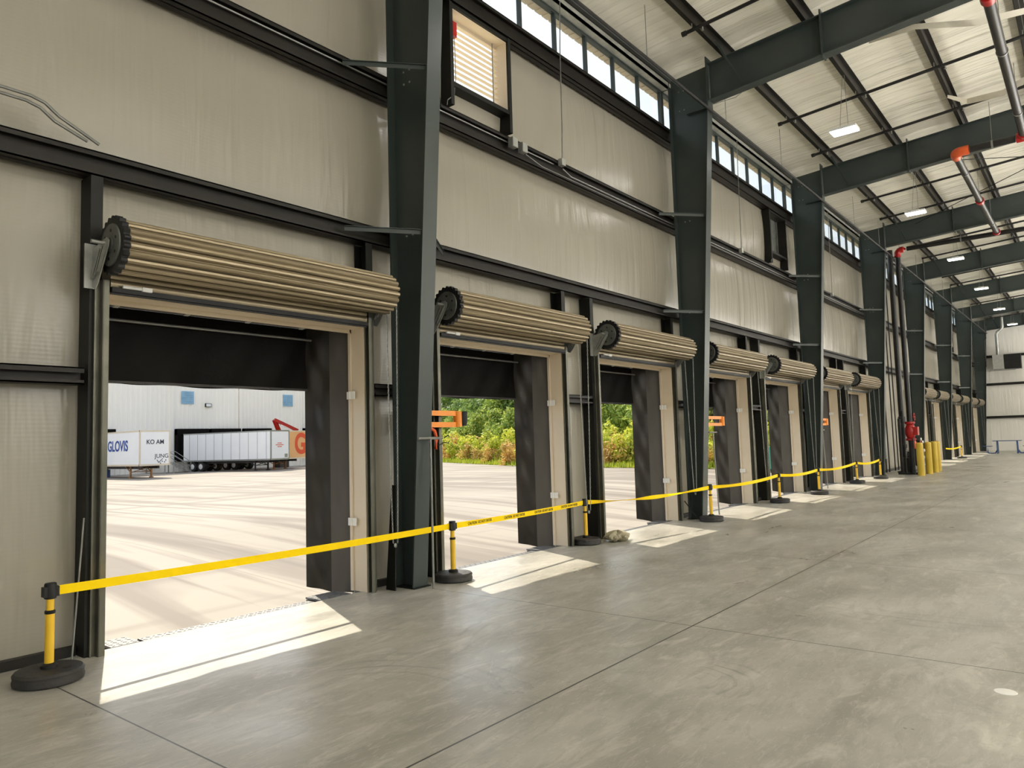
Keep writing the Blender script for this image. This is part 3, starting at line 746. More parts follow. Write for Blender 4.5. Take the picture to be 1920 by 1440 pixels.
fitting(t, [(0,-.02,0),(0,-.16,0)], .115, M['red']); fitting(t, [(0,-4.4,0),(0,-4.6,0)], .11, M['red']); 
fitting(t, [v for v in [Vector((0,-8.98,0))]+bend((0,-8.98,0),(0,-9.34,0),(.4,-9.34,0),.2)+[Vector((.3,-9.34,0))]], .112)
t, p0 = main_pipe([(4.47,20.06,mainZ),(5.36,20.06,mainZ)], 'short black main pipe from the orange elbow, under the third rafter')
t, p0 = main_pipe([(5.53,19.95,mainZ),(5.53,4,mainZ)], 'black main pipe along the roof over the first bays')
fitting(t, [(-.15,.11,0),(.15,.11,0)], .11, M['red']); fitting(t, [(0,-.02,0),(0,-.16,0)], .112, M['red']); fitting(t, [(0,-6.8,0),(0,-6.98,0)], .112, M['red'])
# roof cables and loose straps
for k in range(7):
    for q, dy in enumerate((1.05, 1.35)):
        y = COLY[k]+dy
        pts = [(.15,y-.5,8.55),(.9,y-.1,8.72),(1.25,y,rt(1.25)-.02),(2.76,y+.02,rt(2.76)-.02),(4.28,y,rt(4.28)-.02),(5.8,y,rt(5.8)-.02),(8.8,y,rt(8.8)-.02)]
        pipe_thing('roof_cable', pts, .008, M['conduit'], 'thin grey cable under the purlins, %s of two just past the %s rafter' % (('first','second')[q], ORD[k+1]), 'cable', 6)
for lab, pts, w_ in (('long loose white strap hanging under the roof past the second rafter', [(3.55,14.54,8.86),(4.3,14.62,8.9),(5.2,14.85,8.72),(6.2,15.2,8.78),(7.3,15.4,9.25)], .11),
                  ('shorter loose white strap hanging by the sprinkler pipe near the third rafter', [(4.25,18.75,9.1),(4.6,18.9,8.92),(5.3,18.6,8.78),(6.2,18.0,8.9),(7.3,17.6,9.3)], .13)):
    m_ = MB(); P_ = [Vector(p) for p in pts]; fine = []
    for i in range(len(P_)-1):
        for q in range(6): fine.append(P_[i].lerp(P_[i+1], q/6))
    fine.append(P_[-1]); vs = []
    for i, p in enumerate(fine):
        a = i*.09+.9; d = Vector((0, math.cos(a), math.sin(a)))*w_/2; vs += [p-d, p+d]
    m_.add(vs, [(2*i,2*i+1,2*i+3,2*i+2) for i in range(len(fine)-1)])
    m_.add([v+Vector((0,.003,.003)) for v in vs], [(2*i+2,2*i+3,2*i+1,2*i) for i in range(len(fine)-1)])
    tag(m_.build('loose_strap', M['strap'], fix=False), lab, 'strap', kind='thing')
# cross-bracing rods in one roof bay
for k, (a, b_) in enumerate((((1.9,21.3,8.86),(9.6,28.4,9.36)), ((9.6,21.3,9.28),(1.9,28.4,8.76)), ((1.0,-1.4,8.78),(9.6,5.6,9.3)))):
    if k < 2: pipe_thing('bracing_rod', [a, b_], .011, M['steel_dark'], 'thin bracing rod under the roof past the third rafter, %s' % ('rising from the wall','falling back to the wall')[k], 'rod', 6)

# ------------------------------------------------------------------ high-bay lamps
for k in range(9):
    x, y, z = 2.68, .76+7.62*k, 7.9
    L = bpy.data.lights.new('high_bay_light', 'AREA'); L.shape = 'RECTANGLE'; L.size = .5; L.size_y = .34; L.energy = 18; L.color = (1,.965,.90); L.spread = PI
    lo = bpy.data.objects.new('high_bay_light', L); COL.objects.link(lo); lo.location = (x, y, z-.055)
    if k >= 1:
        t = empty('high_bay_lamp', (x, y, z)); tag(t, 'glowing white high-bay lamp, %s in the row going away' % ORD[k], 'ceiling lamp', 'high-bay lamps hanging in a row', 'thing')
        hs = MB(); hs.box(-.26,-.18,-.03,.26,.18,.02); hs.box(-.1,-.08,.02,.1,.08,.06); hs.build('housing', M['white'], t, smooth=False)
        df = MB(); df.box(-.245,-.165,-.042,.245,.165,-.031); df.build('diffuser', M['lamp'], t, smooth=False)
        for s in (-1, 1):
            r = MB(); r.tube([(s*.08,0,.06),(s*.02+.05,0,rt(x)-z)], .005, 6); r.build('hanger_wire', M['conduit'], t)
        lo.parent = t; lo.location = (0,0,-.055)
# unseen fill lights without fixtures, added to brighten the walls, floor and ceiling
for x, z, P_ in ((10.5, 4.6, 120), (16., 4.6, 190), (21., 4.6, 190)):
    for k in range(9):
        L = bpy.data.lights.new('added_fill_light', 'POINT'); L.energy = P_*(1.5 if k > 5 else 1); L.color = (1,.965,.91); L.shadow_soft_size = .35
        lo = bpy.data.objects.new('added_fill_light', L); COL.objects.link(lo); lo.location = (x, .76+7.62*k, z)
        U = bpy.data.lights.new('added_uplight', 'AREA'); U.shape = 'DISK'; U.size = .8; U.energy = (225 if x < 12 else 500)*(1.7 if k > 5 else 1); U.color = (1,.965,.91)
        uo = bpy.data.objects.new('added_uplight', U); COL.objects.link(uo); uo.location = (x, .76+7.62*k, z+.45-(2. if x < 12 else 0)); uo.rotation_euler = (PI,0,0)

# ------------------------------------------------------------------ belt posts and belts
def make_post():
    t = empty('belt_post', (0,0,0))
    prof = [(.20,0),(.222,.012),(.225,.03),(.219,.05),(.224,.075),(.21,.092),(.19,.096),(.05,.1)]
    b_ = MB(); n = 48; vs = []; fs = []
    b_.lathe(prof, n=48)
    # finger notch in the rim
    ob = b_.build('base', M['rubber'], t)
    nt_ = MB(); nt_.lathe([(.028,.0965),(.028,.0985)], (.10,.08,0), 'z', 16); nt_.build('notch', M['black'], ob)
    c = MB(); c.lathe([(.055,.097),(.055,.118),(.04,.13),(.034,.132)], n=24); c.build('collar', M['black'], t)
    p = MB(); p.lathe([(.03,.125),(.03,.48)], n=24); p.lathe([(.025,.48),(.025,.585)], n=24); p.build('pole', M['yellow'], t)
    r = MB(); r.lathe([(.033,.475),(.035,.48),(.035,.495),(.028,.5)], n=24); r.build('clamp_ring', M['black'], t)
    h = MB(); h.lathe([(.036,.58),(.040,.585),(.040,.68),(.036,.69),(.02,.692)], n=24); h.box(-.028,-.05,.595,.028,.05,.665); h.build('belt_head', M['black'], t)
    return t
POSTS = [(.42,2.06),(.34,6.33),(.10,9.55),(.575,13.13),(.46,17.25),(.60,19.85),(.45,24.3),(.58,26.8)]
PLAB = ['yellow belt post with black base at the near end of the belts','yellow belt post with black base beside the first column','yellow belt post with black base beside the crumpled bag',
        'yellow belt post with black base in front of the second column','yellow belt post with black base before the fifth doorway','yellow belt post with black base before the third column',
        'yellow belt post with black base before the seventh doorway','yellow belt post ending the row beside the fourth column']
pt0 = make_post()
for i, (x, y) in enumerate(POSTS):
    o = pt0 if i == 0 else copy_tree(pt0)
    o.location = (x, y, 0); o.rotation_euler.z = 0; tag(o, PLAB[i], 'belt post', 'yellow belt posts along the dock', 'thing')
o = copy_tree(pt0); o.location = (.6, 45.2, 0); tag(o, 'small yellow belt post far along the hall past the bollards', 'belt post', 'yellow belt posts along the dock', 'thing')

def text_mesh(body, size, mat, name, parent=None, extrude=.0008, bold=0.):
    cu = bpy.data.curves.new('txt', 'FONT'); cu.body = body; cu.size = size; cu.align_x = 'CENTER'; cu.align_y = 'CENTER'; cu.extrude = extrude; cu.offset = bold
    ob = bpy.data.objects.new('txt', cu); COL.objects.link(ob)
    dg = bpy.context.evaluated_depsgraph_get(); me = bpy.data.meshes.new_from_object(ob.evaluated_get(dg))
    bpy.data.objects.remove(ob); bpy.data.curves.remove(cu)
    me.materials.clear(); me.materials.append(mat); me.name = name
    o = bpy.data.objects.new(name, me); COL.objects.link(o)
    if parent is not None: o.parent = parent
    return o
def belt(p, q, sag, twist, label, z=.632):
    p = Vector((p[0], p[1]+.055, z)); q = Vector((q[0], q[1]-.055, z)); n = 40; w_ = .066
    m_ = MB(); vs = []
    d = (q-p).normalized()
    side = d.cross(Vector((0,0,1)))
    for i in range(n+1):
        t = i/n; c = p.lerp(q, t); c.z -= sag*4*t*(1-t)
        a = twist*math.sin(t*PI*2)*1.0 if twist else 0
        if twist and twist > 3: a = twist*t
        u = Vector((0,0,1))*math.cos(a)+side*math.sin(a)
        vs += [c-u*w_/2, c+u*w_/2]
    nn = side*.0015
    m_.add([v-p+nn for v in vs], [(2*i,2*i+2,2*i+3,2*i+1) for i in range(n)])
    m_.add([v-p-nn for v in vs], [(2*i,2*i+1,2*i+3,2*i+2) for i in range(n)])
    o = m_.build('yellow_belt', M['belt'], fix=False); o.location = p
    return tag(o, label, 'barrier belt', 'yellow barrier belts strung between the posts', 'thing'), p, q
BL = ['plain yellow belt across the first doorway','yellow belt printed with a warning across the second doorway','twisted yellow belt across the third doorway','yellow belt in front of the fourth doorway',
      'yellow belt in front of the fifth doorway','yellow belt in front of the sixth doorway','yellow belt ending at the fourth column']
TW = [0,0,1.35,.5,.3,.4,.3]
for i in range(7):
    o, p, q = belt(POSTS[i], POSTS[i+1], [.012,.015,.05,.05,.05,.06,.07][i], TW[i], BL[i])
    if i == 1:
        for t_ in (.155, .40, .635, .865):
            c = p.lerp(q, t_)-p; c.z -= .015*4*t_*(1-t_)
            tx = text_mesh('CAUTION  DO NOT ENTER', .048, M['textblack'], 'warning_print', o, bold=.0006)
            dd = (q-p).normalized(); nrm = dd.cross(Vector((0,0,1))).normalized()
            tx.matrix_local = Matrix.Translation(c+nrm*.0035) @ Matrix((( dd.x,0,nrm.x),(dd.y,0,nrm.y),(dd.z,1,nrm.z))).to_4x4()
            for v in tx.data.vertices: v.co.x *= .82
o, p, q = belt((.45,41.2), (.6,45.2), .06, .2, 'short yellow belt far along the hall past the bollards')

# ------------------------------------------------------------------ small things by the doors
def dock_light(y, long_, lab):
    t = empty('dock_light', (.02, y, 1.9)); tag(t, lab, 'dock light', 'orange dock lights on folding arms', 'thing')
    d = Vector((0,1,0)); L_ = 1.0 if long_ else .52
    mp_ = MB(); mp_.box(-.012,-.05,-.32,.02,.03,.14); mp_.box(.02,-.04,-.12,.15,.02,.12); mp_.build('mount', M['steel_dark'], t, smooth=False)
    for z in (.075,-.065):
        a = MB(); a.bar(Vector((.12,0,z)), Vector((.12,0,z))+d*L_, .04, .062); a.build('arm', M['orange'], t, smooth=False)
    k = MB(); e = Vector((.12,0,0))+d*(L_+.0); k.lathe([(.055,-.09),(.055,.1)], (e.x,e.y,0), 'z', 14); k.build('knuckle', M['orange'], t)
    e = e+d*.09
    if not long_:
        h = MB(); h.lathe([(.05,-.08),(.06,-.02),(.065,.09),(.05,.1)], (e.x,e.y,0), 'z', 16); h.build('lamp_head', M['black'], t)
        g = MB(); g.tube([(.12,.02,-.1),(.13,.1,-.14),(.13,.13,-.24),(.12,.12,-.36)], .022, 8); g.build('brace_arm', M['redor'], t)
dock_light(6.16, False, 'orange double-armed dock light with black head beside the first column')
for k, i in enumerate((3, 5, 7, 9)):
    dock_light(DOORY[i]-.2, True, 'orange folding dock light arm beside the %s doorway' % ORD[i+1])
def pull_pole(x, y, lab, lean=0.):
    t = empty('pull_pole', (x,y,0)); tag(t, lab, 'pole', kind='thing')
    p = MB(); p.tube([(0,0,0),(-lean,.0,1.66)], .013, 10); p.build('shaft', M['conduit'], t)
    h = MB(); h.tube([(-lean,-.19,1.67),(-lean,.19,1.67)], .016, 10); h.build('cross_handle', M['conduit'], t)
    l = MB(); l.tube([(-lean+.02,.2,1.67),(-lean+.02,.27,1.70),(-lean+.02,.31,1.66),(-lean+.02,.27,1.61),(-lean+.02,.2,1.62),(-lean+.02,.1,1.58)], .006, 6); l.build('cord_loop', M['black'], t)
pull_pole(.47, 5.87, 'grey pole with cross handle standing by the first column')
pull_pole(.25, DOORY[3]+.16, 'grey pole with cross handle leaning past the second column', .05)
pull_pole(.25, DOORY[5]+.16, 'grey pole with cross handle leaning past the third column', .05)
pipe_thing('thin_rod', [(.06,2.34,.006),(.02,2.415,.9),(.012,2.43,1.1)], .007, M['conduit'], 'thin metal rod leaning on the first doorway post', 'rod')
bd = MB(); bd.add([(.05,5.56,0),(.2,5.56,0),(.09,5.68,1.15),(.03,5.68,1.15),(.05,5.545,0),(.2,5.545,0),(.09,5.665,1.15),(.03,5.665,1.15)], [(3,2,1,0),(4,5,6,7),(0,1,5,4),(1,2,6,5),(2,3,7,6),(3,0,4,7)])
tag(bd.build('steel_offcut', M['steel_dark'], smooth=False), 'dark steel offcut leaning at the foot of the first column', 'steel offcut', kind='thing')
for k, y in ((1, DOORY[2]+W+.2),):
    b_ = MB(); b_.bar((.03,y,.36),(.24,y+.12,.012),.035,.02); tag(b_.build('rubber_strip', M['black'], smooth=False), 'short black strip leaning at the wall past the %s doorway' % ORD[k+2], 'strip', kind='thing')
# crumpled bag
bm_ = MB(); rb = random.Random(3)
def bagf(u, v):
    a = 2*PI*u; ph = PI*(v-.5); r = 1+.13*math.sin(5*a+3*v)+.1*math.sin(9*a-7*v)+.06*math.sin(17*a+11*v)
    x = .22*r*math.cos(ph)*math.cos(a); y = .31*r*math.cos(ph)*math.sin(a); z = .085+.085*math.sin(ph)*(1+.25*math.sin(4*a+1))
    return (x, y, max(z, .003))
bm_.grid(bagf, 48, 20)
o = bm_.build('canvas_bag', M['bag']); o.location = (.36, 10.04, 0); o.scale = (.75,.78,.9); tag(o, 'crumpled olive canvas bag on the floor behind the third belt post', 'bag', kind='thing')
fd = MB(); fd.lathe([(.062,.0005),(.06,.003)], n=24); o = fd.build('floor_plug', M['white']); o.location = (5.82,5.39,0); tag(o, 'small pale round plug in the bare concrete floor', 'floor plug', kind='thing')

# ------------------------------------------------------------------ sprinkler riser bay, bollards
t = empty('fire_riser', (1.06, 29.56, 0)); tag(t, 'tall black fire riser pipe with red valves behind the bollards', 'fire riser', kind='thing')
m_ = MB(); m_.tube([(0,0,0),(0,0,1.2)], .09, 16); m_.tube([(0,0,1.9),(0,0,7.95)], .09, 16); m_.build('riser_pipe', M['pipe'], t)
m_ = MB(); m_.tube([Vector((0,0,7.93))]+bend((0,0,7.9),(0,0,8.2),(.4,0,8.2),.2)+[Vector((.3,0,8.2))], .115, 16); m_.build('elbow', M['red'], t)
m_ = MB(); m_.lathe([(.09,1.2),(.17,1.22),(.17,1.28),(.12,1.3),(.17,1.42),(.18,1.6),(.15,1.72),(.11,1.78),(.17,1.82),(.17,1.88),(.09,1.9)], n=20); m_.box(.05,-.14,1.4,.26,.14,1.7); m_.build('alarm_valve', M['red'], t)
m_ = MB(); m_.lathe([(.14,.1),(.15,.13),(.10,.16),(.04,.2),(.04,.3)], (0,0,1.06), 'x', 20); m_.build('gate_valve', M['redor'], t)
for z, x in ((2.06,.16),(1.06,.3)):
    m_ = MB(); 
    for q in range(16):
        a, b_ = 2*PI*q/16, 2*PI*(q+1)/16; m_.tube([(x,.13*math.cos(a),z+.13*math.sin(a)),(x,.13*math.cos(b_),z+.13*math.sin(b_))], .014, 6, caps=False)
    m_.bar((x,-.13,z),(x,.13,z),.015,.02); m_.bar((0,0,z),(x,0,z),.03,.03); m_.build('handwheel', M['red'], t)
m_ = MB(); m_.tube([(-.35,.0,.02),(-.35,0,2.0),(0,0,2.0)], .05, 12); m_.tube([(-.2,-.1,.02),(-.2,-.1,2.3),(-.5,-.1,2.3)], .03, 10); m_.tube([(.22,.25,0),(.22,.25,1.2),(0,.2,1.3)], .04, 10); m_.tube([(.1,-.2,0),(.1,-.2,1.3)], .025, 8); m_.build('trim_piping', M['pipe'], t)
m_ = MB(); 
for q, (x, z) in enumerate(((.32,1.25),(.36,1.15),(.38,.85),(.36,.6))): m_.lathe([(.05,-.02),(.055,0),(.05,.02)], (x,.05*q,z), 'x', 14)
m_.build('gauges', M['white'], t)
m_ = MB(); m_.box(-.45,-.2,0,.25,.35,.06); m_.build('pipe_stand', M['steel_dark'], t, smooth=False)
t = empty('fire_riser', (.5, 31.2, 0)); tag(t, 'second black riser pipe behind the red-valved one', 'fire riser', kind='thing')
m_ = MB(); m_.tube([(0,0,0),(0,0,8.6)], .10, 14); m_.build('riser_pipe', M['pipe'], t)
m_ = MB(); m_.lathe([(.1,1.9),(.13,1.92),(.13,2.1),(.1,2.12)], n=18); m_.lathe([(.1,.9),(.13,.92),(.13,1.05),(.1,1.07)], n=18); m_.build('coupling', M['pipe'], t)
m_ = MB(); m_.box(-.15,-.6,.0,.35,.5,.05); m_.box(-.05,-.5,.05,.3,-.1,.55); m_.lathe([(.16,.05),(.18,.1),(.18,.6),(.1,.7)], (.1,.25,0), n=18); m_.tube([(.1,-.3,.55),(.1,-.3,.8),(.1,.25,.8),(.1,.25,.7)], .04, 10); m_.build('pump_skid', M['tr_dark_'], t)
for k, (y, z1) in enumerate(((29.0,5.7),(29.62,5.7),(30.2,7.5),(30.7,4.0),(31.7,5.7),(32.3,7.5),(33.1,5.7))):
    pipe_thing('wall_conduit', [(.06,y,.02),(.06,y,z1)], .022, M['steel_dark'], 'dark vertical conduit in the riser bay, %s past the fourth column' % ORD[k+1], 'conduit', 8)
pb = MB(); pb.box(.02,29.75,.55,.16,30.05,1.75); pb.box(.16,29.77,.57,.165,30.03,1.73)
tag(pb.build('electrical_panel', M['zinc_box'], smooth=False), 'narrow grey electrical panel on the wall behind the red valves', 'panel', kind='thing')
BOL = [(1.46,28.72),(1.52,29.9),(1.55,30.9),(1.50,31.9)]
b0 = MB(); b0.lathe([(.112,0),(.112,1.06),(.108,1.1),(.09,1.13),(.05,1.145)], n=28); b0 = b0.build('bollard', M['bollard'])
for k, (x, y) in enumerate(BOL):
    o = b0 if k == 0 else b0.copy()
    if k: COL.objects.link(o)
    o.location = (x,y,0); tag(o, 'yellow bollard guarding the riser pipes, %s going away' % ORD[k+1], 'bollard', 'yellow bollards by the risers', 'thing')

# ------------------------------------------------------------------ far end: heater, picnic tables
t = empty('unit_heater', (1.15, 58.3, 5.45)); tag(t, 'grey unit heater with dark louvre hung at the end wall', 'heater', kind='thing')
m_ = MB(); m_.box(0,-.3,0,.62,.5,.95); m_.build('body', M['zinc_box'], t, smooth=False)
m_ = MB(); m_.box(.64,-.25,-.02,1.55,.5,.92)
m_.build('discharge', M['steel_dark'], t, smooth=False)
m_ = MB()
for q in range(8): m_.box(.68,-.27,.06+q*.1,1.5,-.251,.1+q*.1)
m_.build('louvre', M['black'], t, smooth=False)
m_ = MB(); m_.tube([Vector((.3,.1,.95)),Vector((.3,.1,2.35)),Vector((.36,.1,2.5)),Vector((.6,.1,2.68)),Vector((.66,.1,2.82)),Vector((.66,.1,3.6))], .1, 14); m_.build('flue', M['galv'], t)
m_ = MB(); m_.bar((-.3,-.1,-.05),(1.2,-.1,-.05),.05,.05); m_.bar((-.3,.35,-.05),(1.2,.35,-.05),.05,.05); m_.bar((-.28,-.3,-.05),(-.28,.74,-.05),.05,.05); m_.build('support_frame', M['galv'], t, smooth=False)
m_ = MB(); m_.tube([(-.45,0,.2),(-.4,0,.25),(-.4,0,1.95),(-.27,0,2.2)], .03, 8); m_.build('gas_drop', M['pipe'], t)
def picnic(x, y, lab):
    t = empty('picnic_table', (x,y,0)); tag(t, lab, 'picnic table', 'blue picnic tables by the end wall', 'thing')
    m_ = MB()
    for q in range(7): m_.box(-.72,-.36+q*.105,.745,.72,-.36+q*.105+.09,.78)
    m_.build('table_top', M['blue'], t, smooth=False)
    for s in (-1, 1):
        l = MB(); l.tube(route([(s*.5,-.3,.0),(s*.5,-.3,.74),(s*.5,.3,.74),(s*.5,.3,0)], .1), .025, 8); l.build('leg', M['blue'], t)
        b_ = MB()
        for q in range(3): b_.box(s*.78 if s > 0 else -1.25, -.4+q*.0, .43, 1.25 if s > 0 else -.78, .4, .46) if q == 0 else None
        b_.build('bench', M['blue'], t, smooth=False)
        for yy in (-.28,.28):
            l = MB(); l.tube(route([(s*.5,yy,.25),(s*.62,yy,.03),(s*1.02,yy,.03),(s*1.02,yy,.43)], .08), .022, 8); l.build('bench_leg', M['blue'], t)
picnic(2.0, 53.0, 'blue metal picnic table with side benches by the end wall')
picnic(5.1, 53.6, 'second blue picnic table at the very edge, by the end wall')

# ------------------------------------------------------------------ outside: yard, warehouse, trailers, thicket
def yz(x):
    if x > -.3: return -1.15
    t = min(1, (-.3-x)/14.); return -1.15+.6*t*t*(3-2*t)
yd = MB(); xs = [-.31,-2,-4,-6,-8,-10,-12,-14.3,-40,-90]
for a, b_ in zip(xs, xs[1:]):
    yd.add([(a,-70,yz(a)),(a,75,yz(a)),(b_,75,yz(b_)),(b_,-70,yz(b_))], [(0,1,2,3)])
struct(yd.build('yard', M['yard'], fix=False))
# ground on the other sides
gd = MB(); gd.add([(-.31,YN-.25,-1.16),(120,YN-.25,-1.16),(120,-80,-1.16),(-.31,-80,-1.16)],[(0,1,2,3)]); gd.add([(24.3,YN-.25,-.05),(120,YN-.25,-.05),(120,120,-.05),(24.3,120,-.05)],[(0,1,2,3)])
struct(gd.build('yard_ground', M['yard'], smooth=False, fix=False))

# warehouse across the yard
M['wh'] = pm('warehouse_panel', C(.88,.85,.78), C(.91,.88,.81), rough=.55, scale=.3)
M['wh_lv'] = pm('blue_louvre', C(.22,.42,.62), C(.28,.5,.7), rough=.5, scale=2)
t = empty('warehouse', (-72, 20, -.55)); tag(t, 'long pale ribbed metal warehouse across the yard behind the trailers', 'building', kind='thing')
m_ = MB(); prof = []; y = -75.
pts = []
while y < 46: 
    pts += [(0,y),(0,y+.22),(.06,y+.26),(.06,y+.42),(0,y+.46)]; y += .5
for (xa, ya), (xb, yb) in zip(pts, pts[1:]): m_.add([(xa,ya,0),(xb,yb,0),(xb,yb,11),(xa,ya,11)], [(0,1,2,3)])
m_.add([(0,46,0),(-40,46,0),(-40,46,11),(0,46,11)],[(0,1,2,3)]); m_.add([(0,-75,11),(0,46,11),(-40,46,12),(-40,-75,12)],[(0,1,2,3)])
m_.build('wall', M['wh'], t, smooth=False, fix=False)
for y in (-5.8, 2.3, 10.4, 18.4, 26.5, 34.8, 42.8):
    m_ = MB(); m_.box(.06,y,0,.22,y+.3,11); m_.build('downpipe_pilaster', M['wh'], t, smooth=False)
for y in (4.2, 19.6, 32.4): 
    m_ = MB()
    for q in range(9): m_.box(.07,y,7.4+q*.16,.13,y+1.4,7.4+q*.16+.13)
    m_.build('louvre_vent', M['wh_lv'], t, smooth=False)
m_ = MB(); m_.box(.07,22.3,7.1,.25,23.0,7.5); lo_ = m_.build('wall_light', M['black'], t, smooth=False)
m_ = MB(); m_.box(.25,22.37,7.15,.27,22.93,7.45); m_.build('lens', M['white'], lo_, smooth=False)
for y in (9.0, 18.95, 22.85, 26.9, 35.2):
    m_ = MB(); m_.box(.08,y-.1,1.1,.7,y+.35,4.6); m_.box(.08,y+3.05,1.1,.7,y+3.5,4.6); m_.box(.08,y-.1,4.0,.75,y+3.5,4.65); m_.build('dock_shelter', M['vinyl'], t, smooth=False)
    m_ = MB(); m_.box(.06,y+.35,1.1,.1,y+3.05,4.0); m_.build('dock_opening', M['black'], t, smooth=False)
# stair to the man door
t = empty('dock_stair', (-68, 36.7, -.55)); tag(t, 'grey metal dock stair with handrail between the white trailers', 'stair', kind='thing')
m_ = MB()
for q in range(7): m_.box(-.7, .24*q, 1.05-.15*q-.05, .6, .24*q+.26, 1.05-.15*q)
m_.build('steps', M['zinc_box'], t, smooth=False)
m_ = MB(); m_.box(-3.84, -1.1, 1.1, .6, 0, 1.18)
for x, y in ((-3.5,-1.0),(.5,-1.0),(.5,-.1),(-.6,-.1)): m_.box(x-.05,y-.05,0,x+.05,y+.05,1.1)
m_.build('landing', M['zinc_box'], t, smooth=False)
for s in (-.7,.6):
    r = MB(); r.tube([(s,-1.0,1.18),(s,-1.0,2.2),(s,.0,2.2),(s,1.65,1.1),(s,1.65,0)], .035, 8); r.tube([(s,-1.0,1.7),(s,0,1.7),(s,1.65,.6)], .03, 8); r.build('handrail', M['galv'], t)
M['tr_white'] = pm('trailer_white', C(.88,.89,.90), C(.92,.93,.93), rough=.4, scale=.6)
M['tr_dark'] = pm('trailer_frame', C(.03,.03,.03), C(.06,.05,.05), rough=.6, scale=3)
M['rust'] = pm('rusty_steel', C(.28,.13,.05), C(.45,.25,.12), rough=.8, scale=4)
M['tr_orange'] = pm('trailer_orange', C(.78,.42,.18), C(.82,.48,.22), rough=.5, scale=.5)
M['sign_blue'] = pm('blue_letters', C(.01,.06,.30), rough=.5)
M['sign_dark'] = pm('dark_letters', C(.06,.07,.10), rough=.5)
M['sign_red'] = pm('red_letters', C(.72,.10,.04), rough=.5)
M['tyre'] = pm('tyre', C(.015,.015,.015), C(.03,.03,.03), rough=.8, scale=4)
def trailer(loc, rz, L_, lab, body, legmat, wheels=True, ribs=True):
    # local: nose face at x=0 looking +x, body to -x, side at y=0 faces -y, width to +y
    t = empty('box_trailer', loc, rz); tag(t, lab, 'trailer', 'box trailers across the yard', 'thing')
    w_ = 2.55
    m_ = MB(); m_.box(-L_,0,1.12,0,w_,4.0)
    m_.build('box_body', body, t, smooth=False)
    m_ = MB()
    for z0, z1 in ((1.05,1.2),(3.93,4.05)):
        m_.box(-L_-.02,-.02,z0,.02,w_+.02,z1)
    for yy in (-.02, w_-.08): m_.box(-.08,yy,1.05,.03,yy+.1,4.05)
    m_.build('edge_rails', M['galv'] if legmat is not M['rust'] else M['cream'], t, smooth=False)
    if ribs:
        m_ = MB(); x = -.6
        while x > -L_: m_.box(x-.02,-.012,1.2,x+.02,-.001,3.93); x -= 1.22
        m_.build('panel_seams', M['galv'], t, smooth=False)
    for yy in (.35, w_-.45):
        m_ = MB(); m_.box(-2.6,yy,.08,-2.46,yy+.12,1.06); m_.box(-2.7,yy-.06,0,-2.36,yy+.18,.08); m_.build('landing_leg', legmat, t, smooth=False)
    m_ = MB(); m_.bar((-2.53,.4,.55),(-2.53,w_-.4,.55),.06,.06); m_.bar((-2.53,.4,.95),(-2.53,w_-.4,.5),.05,.05); m_.bar((-2.5,.42,.5),(-3.6,.42,1.05),.06,.06); m_.bar((-2.5,w_-.42,.5),(-3.6,w_-.42,1.05),.06,.06); m_.bar((-2.53,.4,.5),(-2.53,w_-.4,.95),.05,.05); m_.build('leg_brace', legmat, t, smooth=False)
    m_ = MB(); m_.box(-L_,.5,.8,-.8,.65,1.05); m_.box(-L_,w_-.65,.8,-.8,w_-.5,1.05); m_.build('chassis', M['tr_dark'], t, smooth=False)
    if wheels:
        for x in (-L_+1.3, -L_+2.55):
            for yy in (.05, w_-.6):
                m_ = MB(); m_.lathe([(.3,0),(.5,.02),(.52,.12),(.52,.43),(.5,.53),(.3,.55)], (x,yy,.52), 'y', 24); wo = m_.build('wheel', M['tyre'], t)
                h = MB(); h.lathe([(.28,-.015),(.28,.0)], (x,yy,.52), 'y', 20); h.lathe([(.12,-.06),(.12,-.015)], (x,yy,.52), 'y', 14); h.build('hub', M['white'], wo)
            m_ = MB(); m_.box(x-.08,.3,.45,x+.08,w_-.3,.6); m_.build('axle', M['tr_dark'], t, smooth=False)
    return t
def letter(t, body, size, mat, face, u, z, sx=1., bold=0., nm='lettering', sh=0):
    o = text_mesh(body, size, mat, nm, t, extrude=.004, bold=bold)
    for v in o.data.vertices:
        v.co.x *= sx; v.co.x += sh*v.co.y
    if face == 'side': o.matrix_local = Matrix.Translation((u,-.012,z)) @ Matrix(((1,0,0),(0,0,-1),(0,1,0))).to_4x4()
    else: o.matrix_local = Matrix.Translation((.012,u,z)) @ Matrix(((0,0,1),(1,0,0),(0,1,0))).to_4x4()
    return o
GZ = -.55
t1 = trailer((-56.2, 28.1, GZ), 0, 15., 'white box trailer with big blue side letters, and dark nose lettering', M['tr_white'], M['rust'], True, False)
letter(t1, 'GLOVIS', 1.25, M['sign_blue'], 'side', -4.15, 2.75, .95, .03)
letter(t1, 'KO AM', .52, M['sign_dark'], 'nose', 1.3, 3.05, .9, .01)
letter(t1, 'JUNG', .5, M['sign_dark'], 'nose', 1.85, 1.85, .95, 0, 'graffiti')
m_ = MB(); m_.bar((.012,1.45,1.55),(.012,1.6,1.3),.01,.05); m_.bar((.012,1.6,1.3),(.012,1.95,1.65),.01,.05)
for q, (a, b_) in enumerate(((1.9,1.4),(2.1,1.35),(2.2,1.5),(1.75,1.25))): m_.lathe([(.05,.008),(.05,.014)], (0,a,b_), 'x', 8)
m_.build('graffiti_marks', M['sign_dark'], t1, smooth=False)
rz2 = math.atan2(2.7, 12.2)
t2 = trailer((-58.2, 41.8, GZ), rz2, 12.5, 'long white box trailer with panel seams backed to the warehouse', M['tr_white'], M['tr_dark'], True, True)
m_ = MB()
for q in range(3): m_.box(.01,.9-(q==1)*.25,2.35+q*.18,.014,1.5+(q==1)*.25,2.42+q*.18)
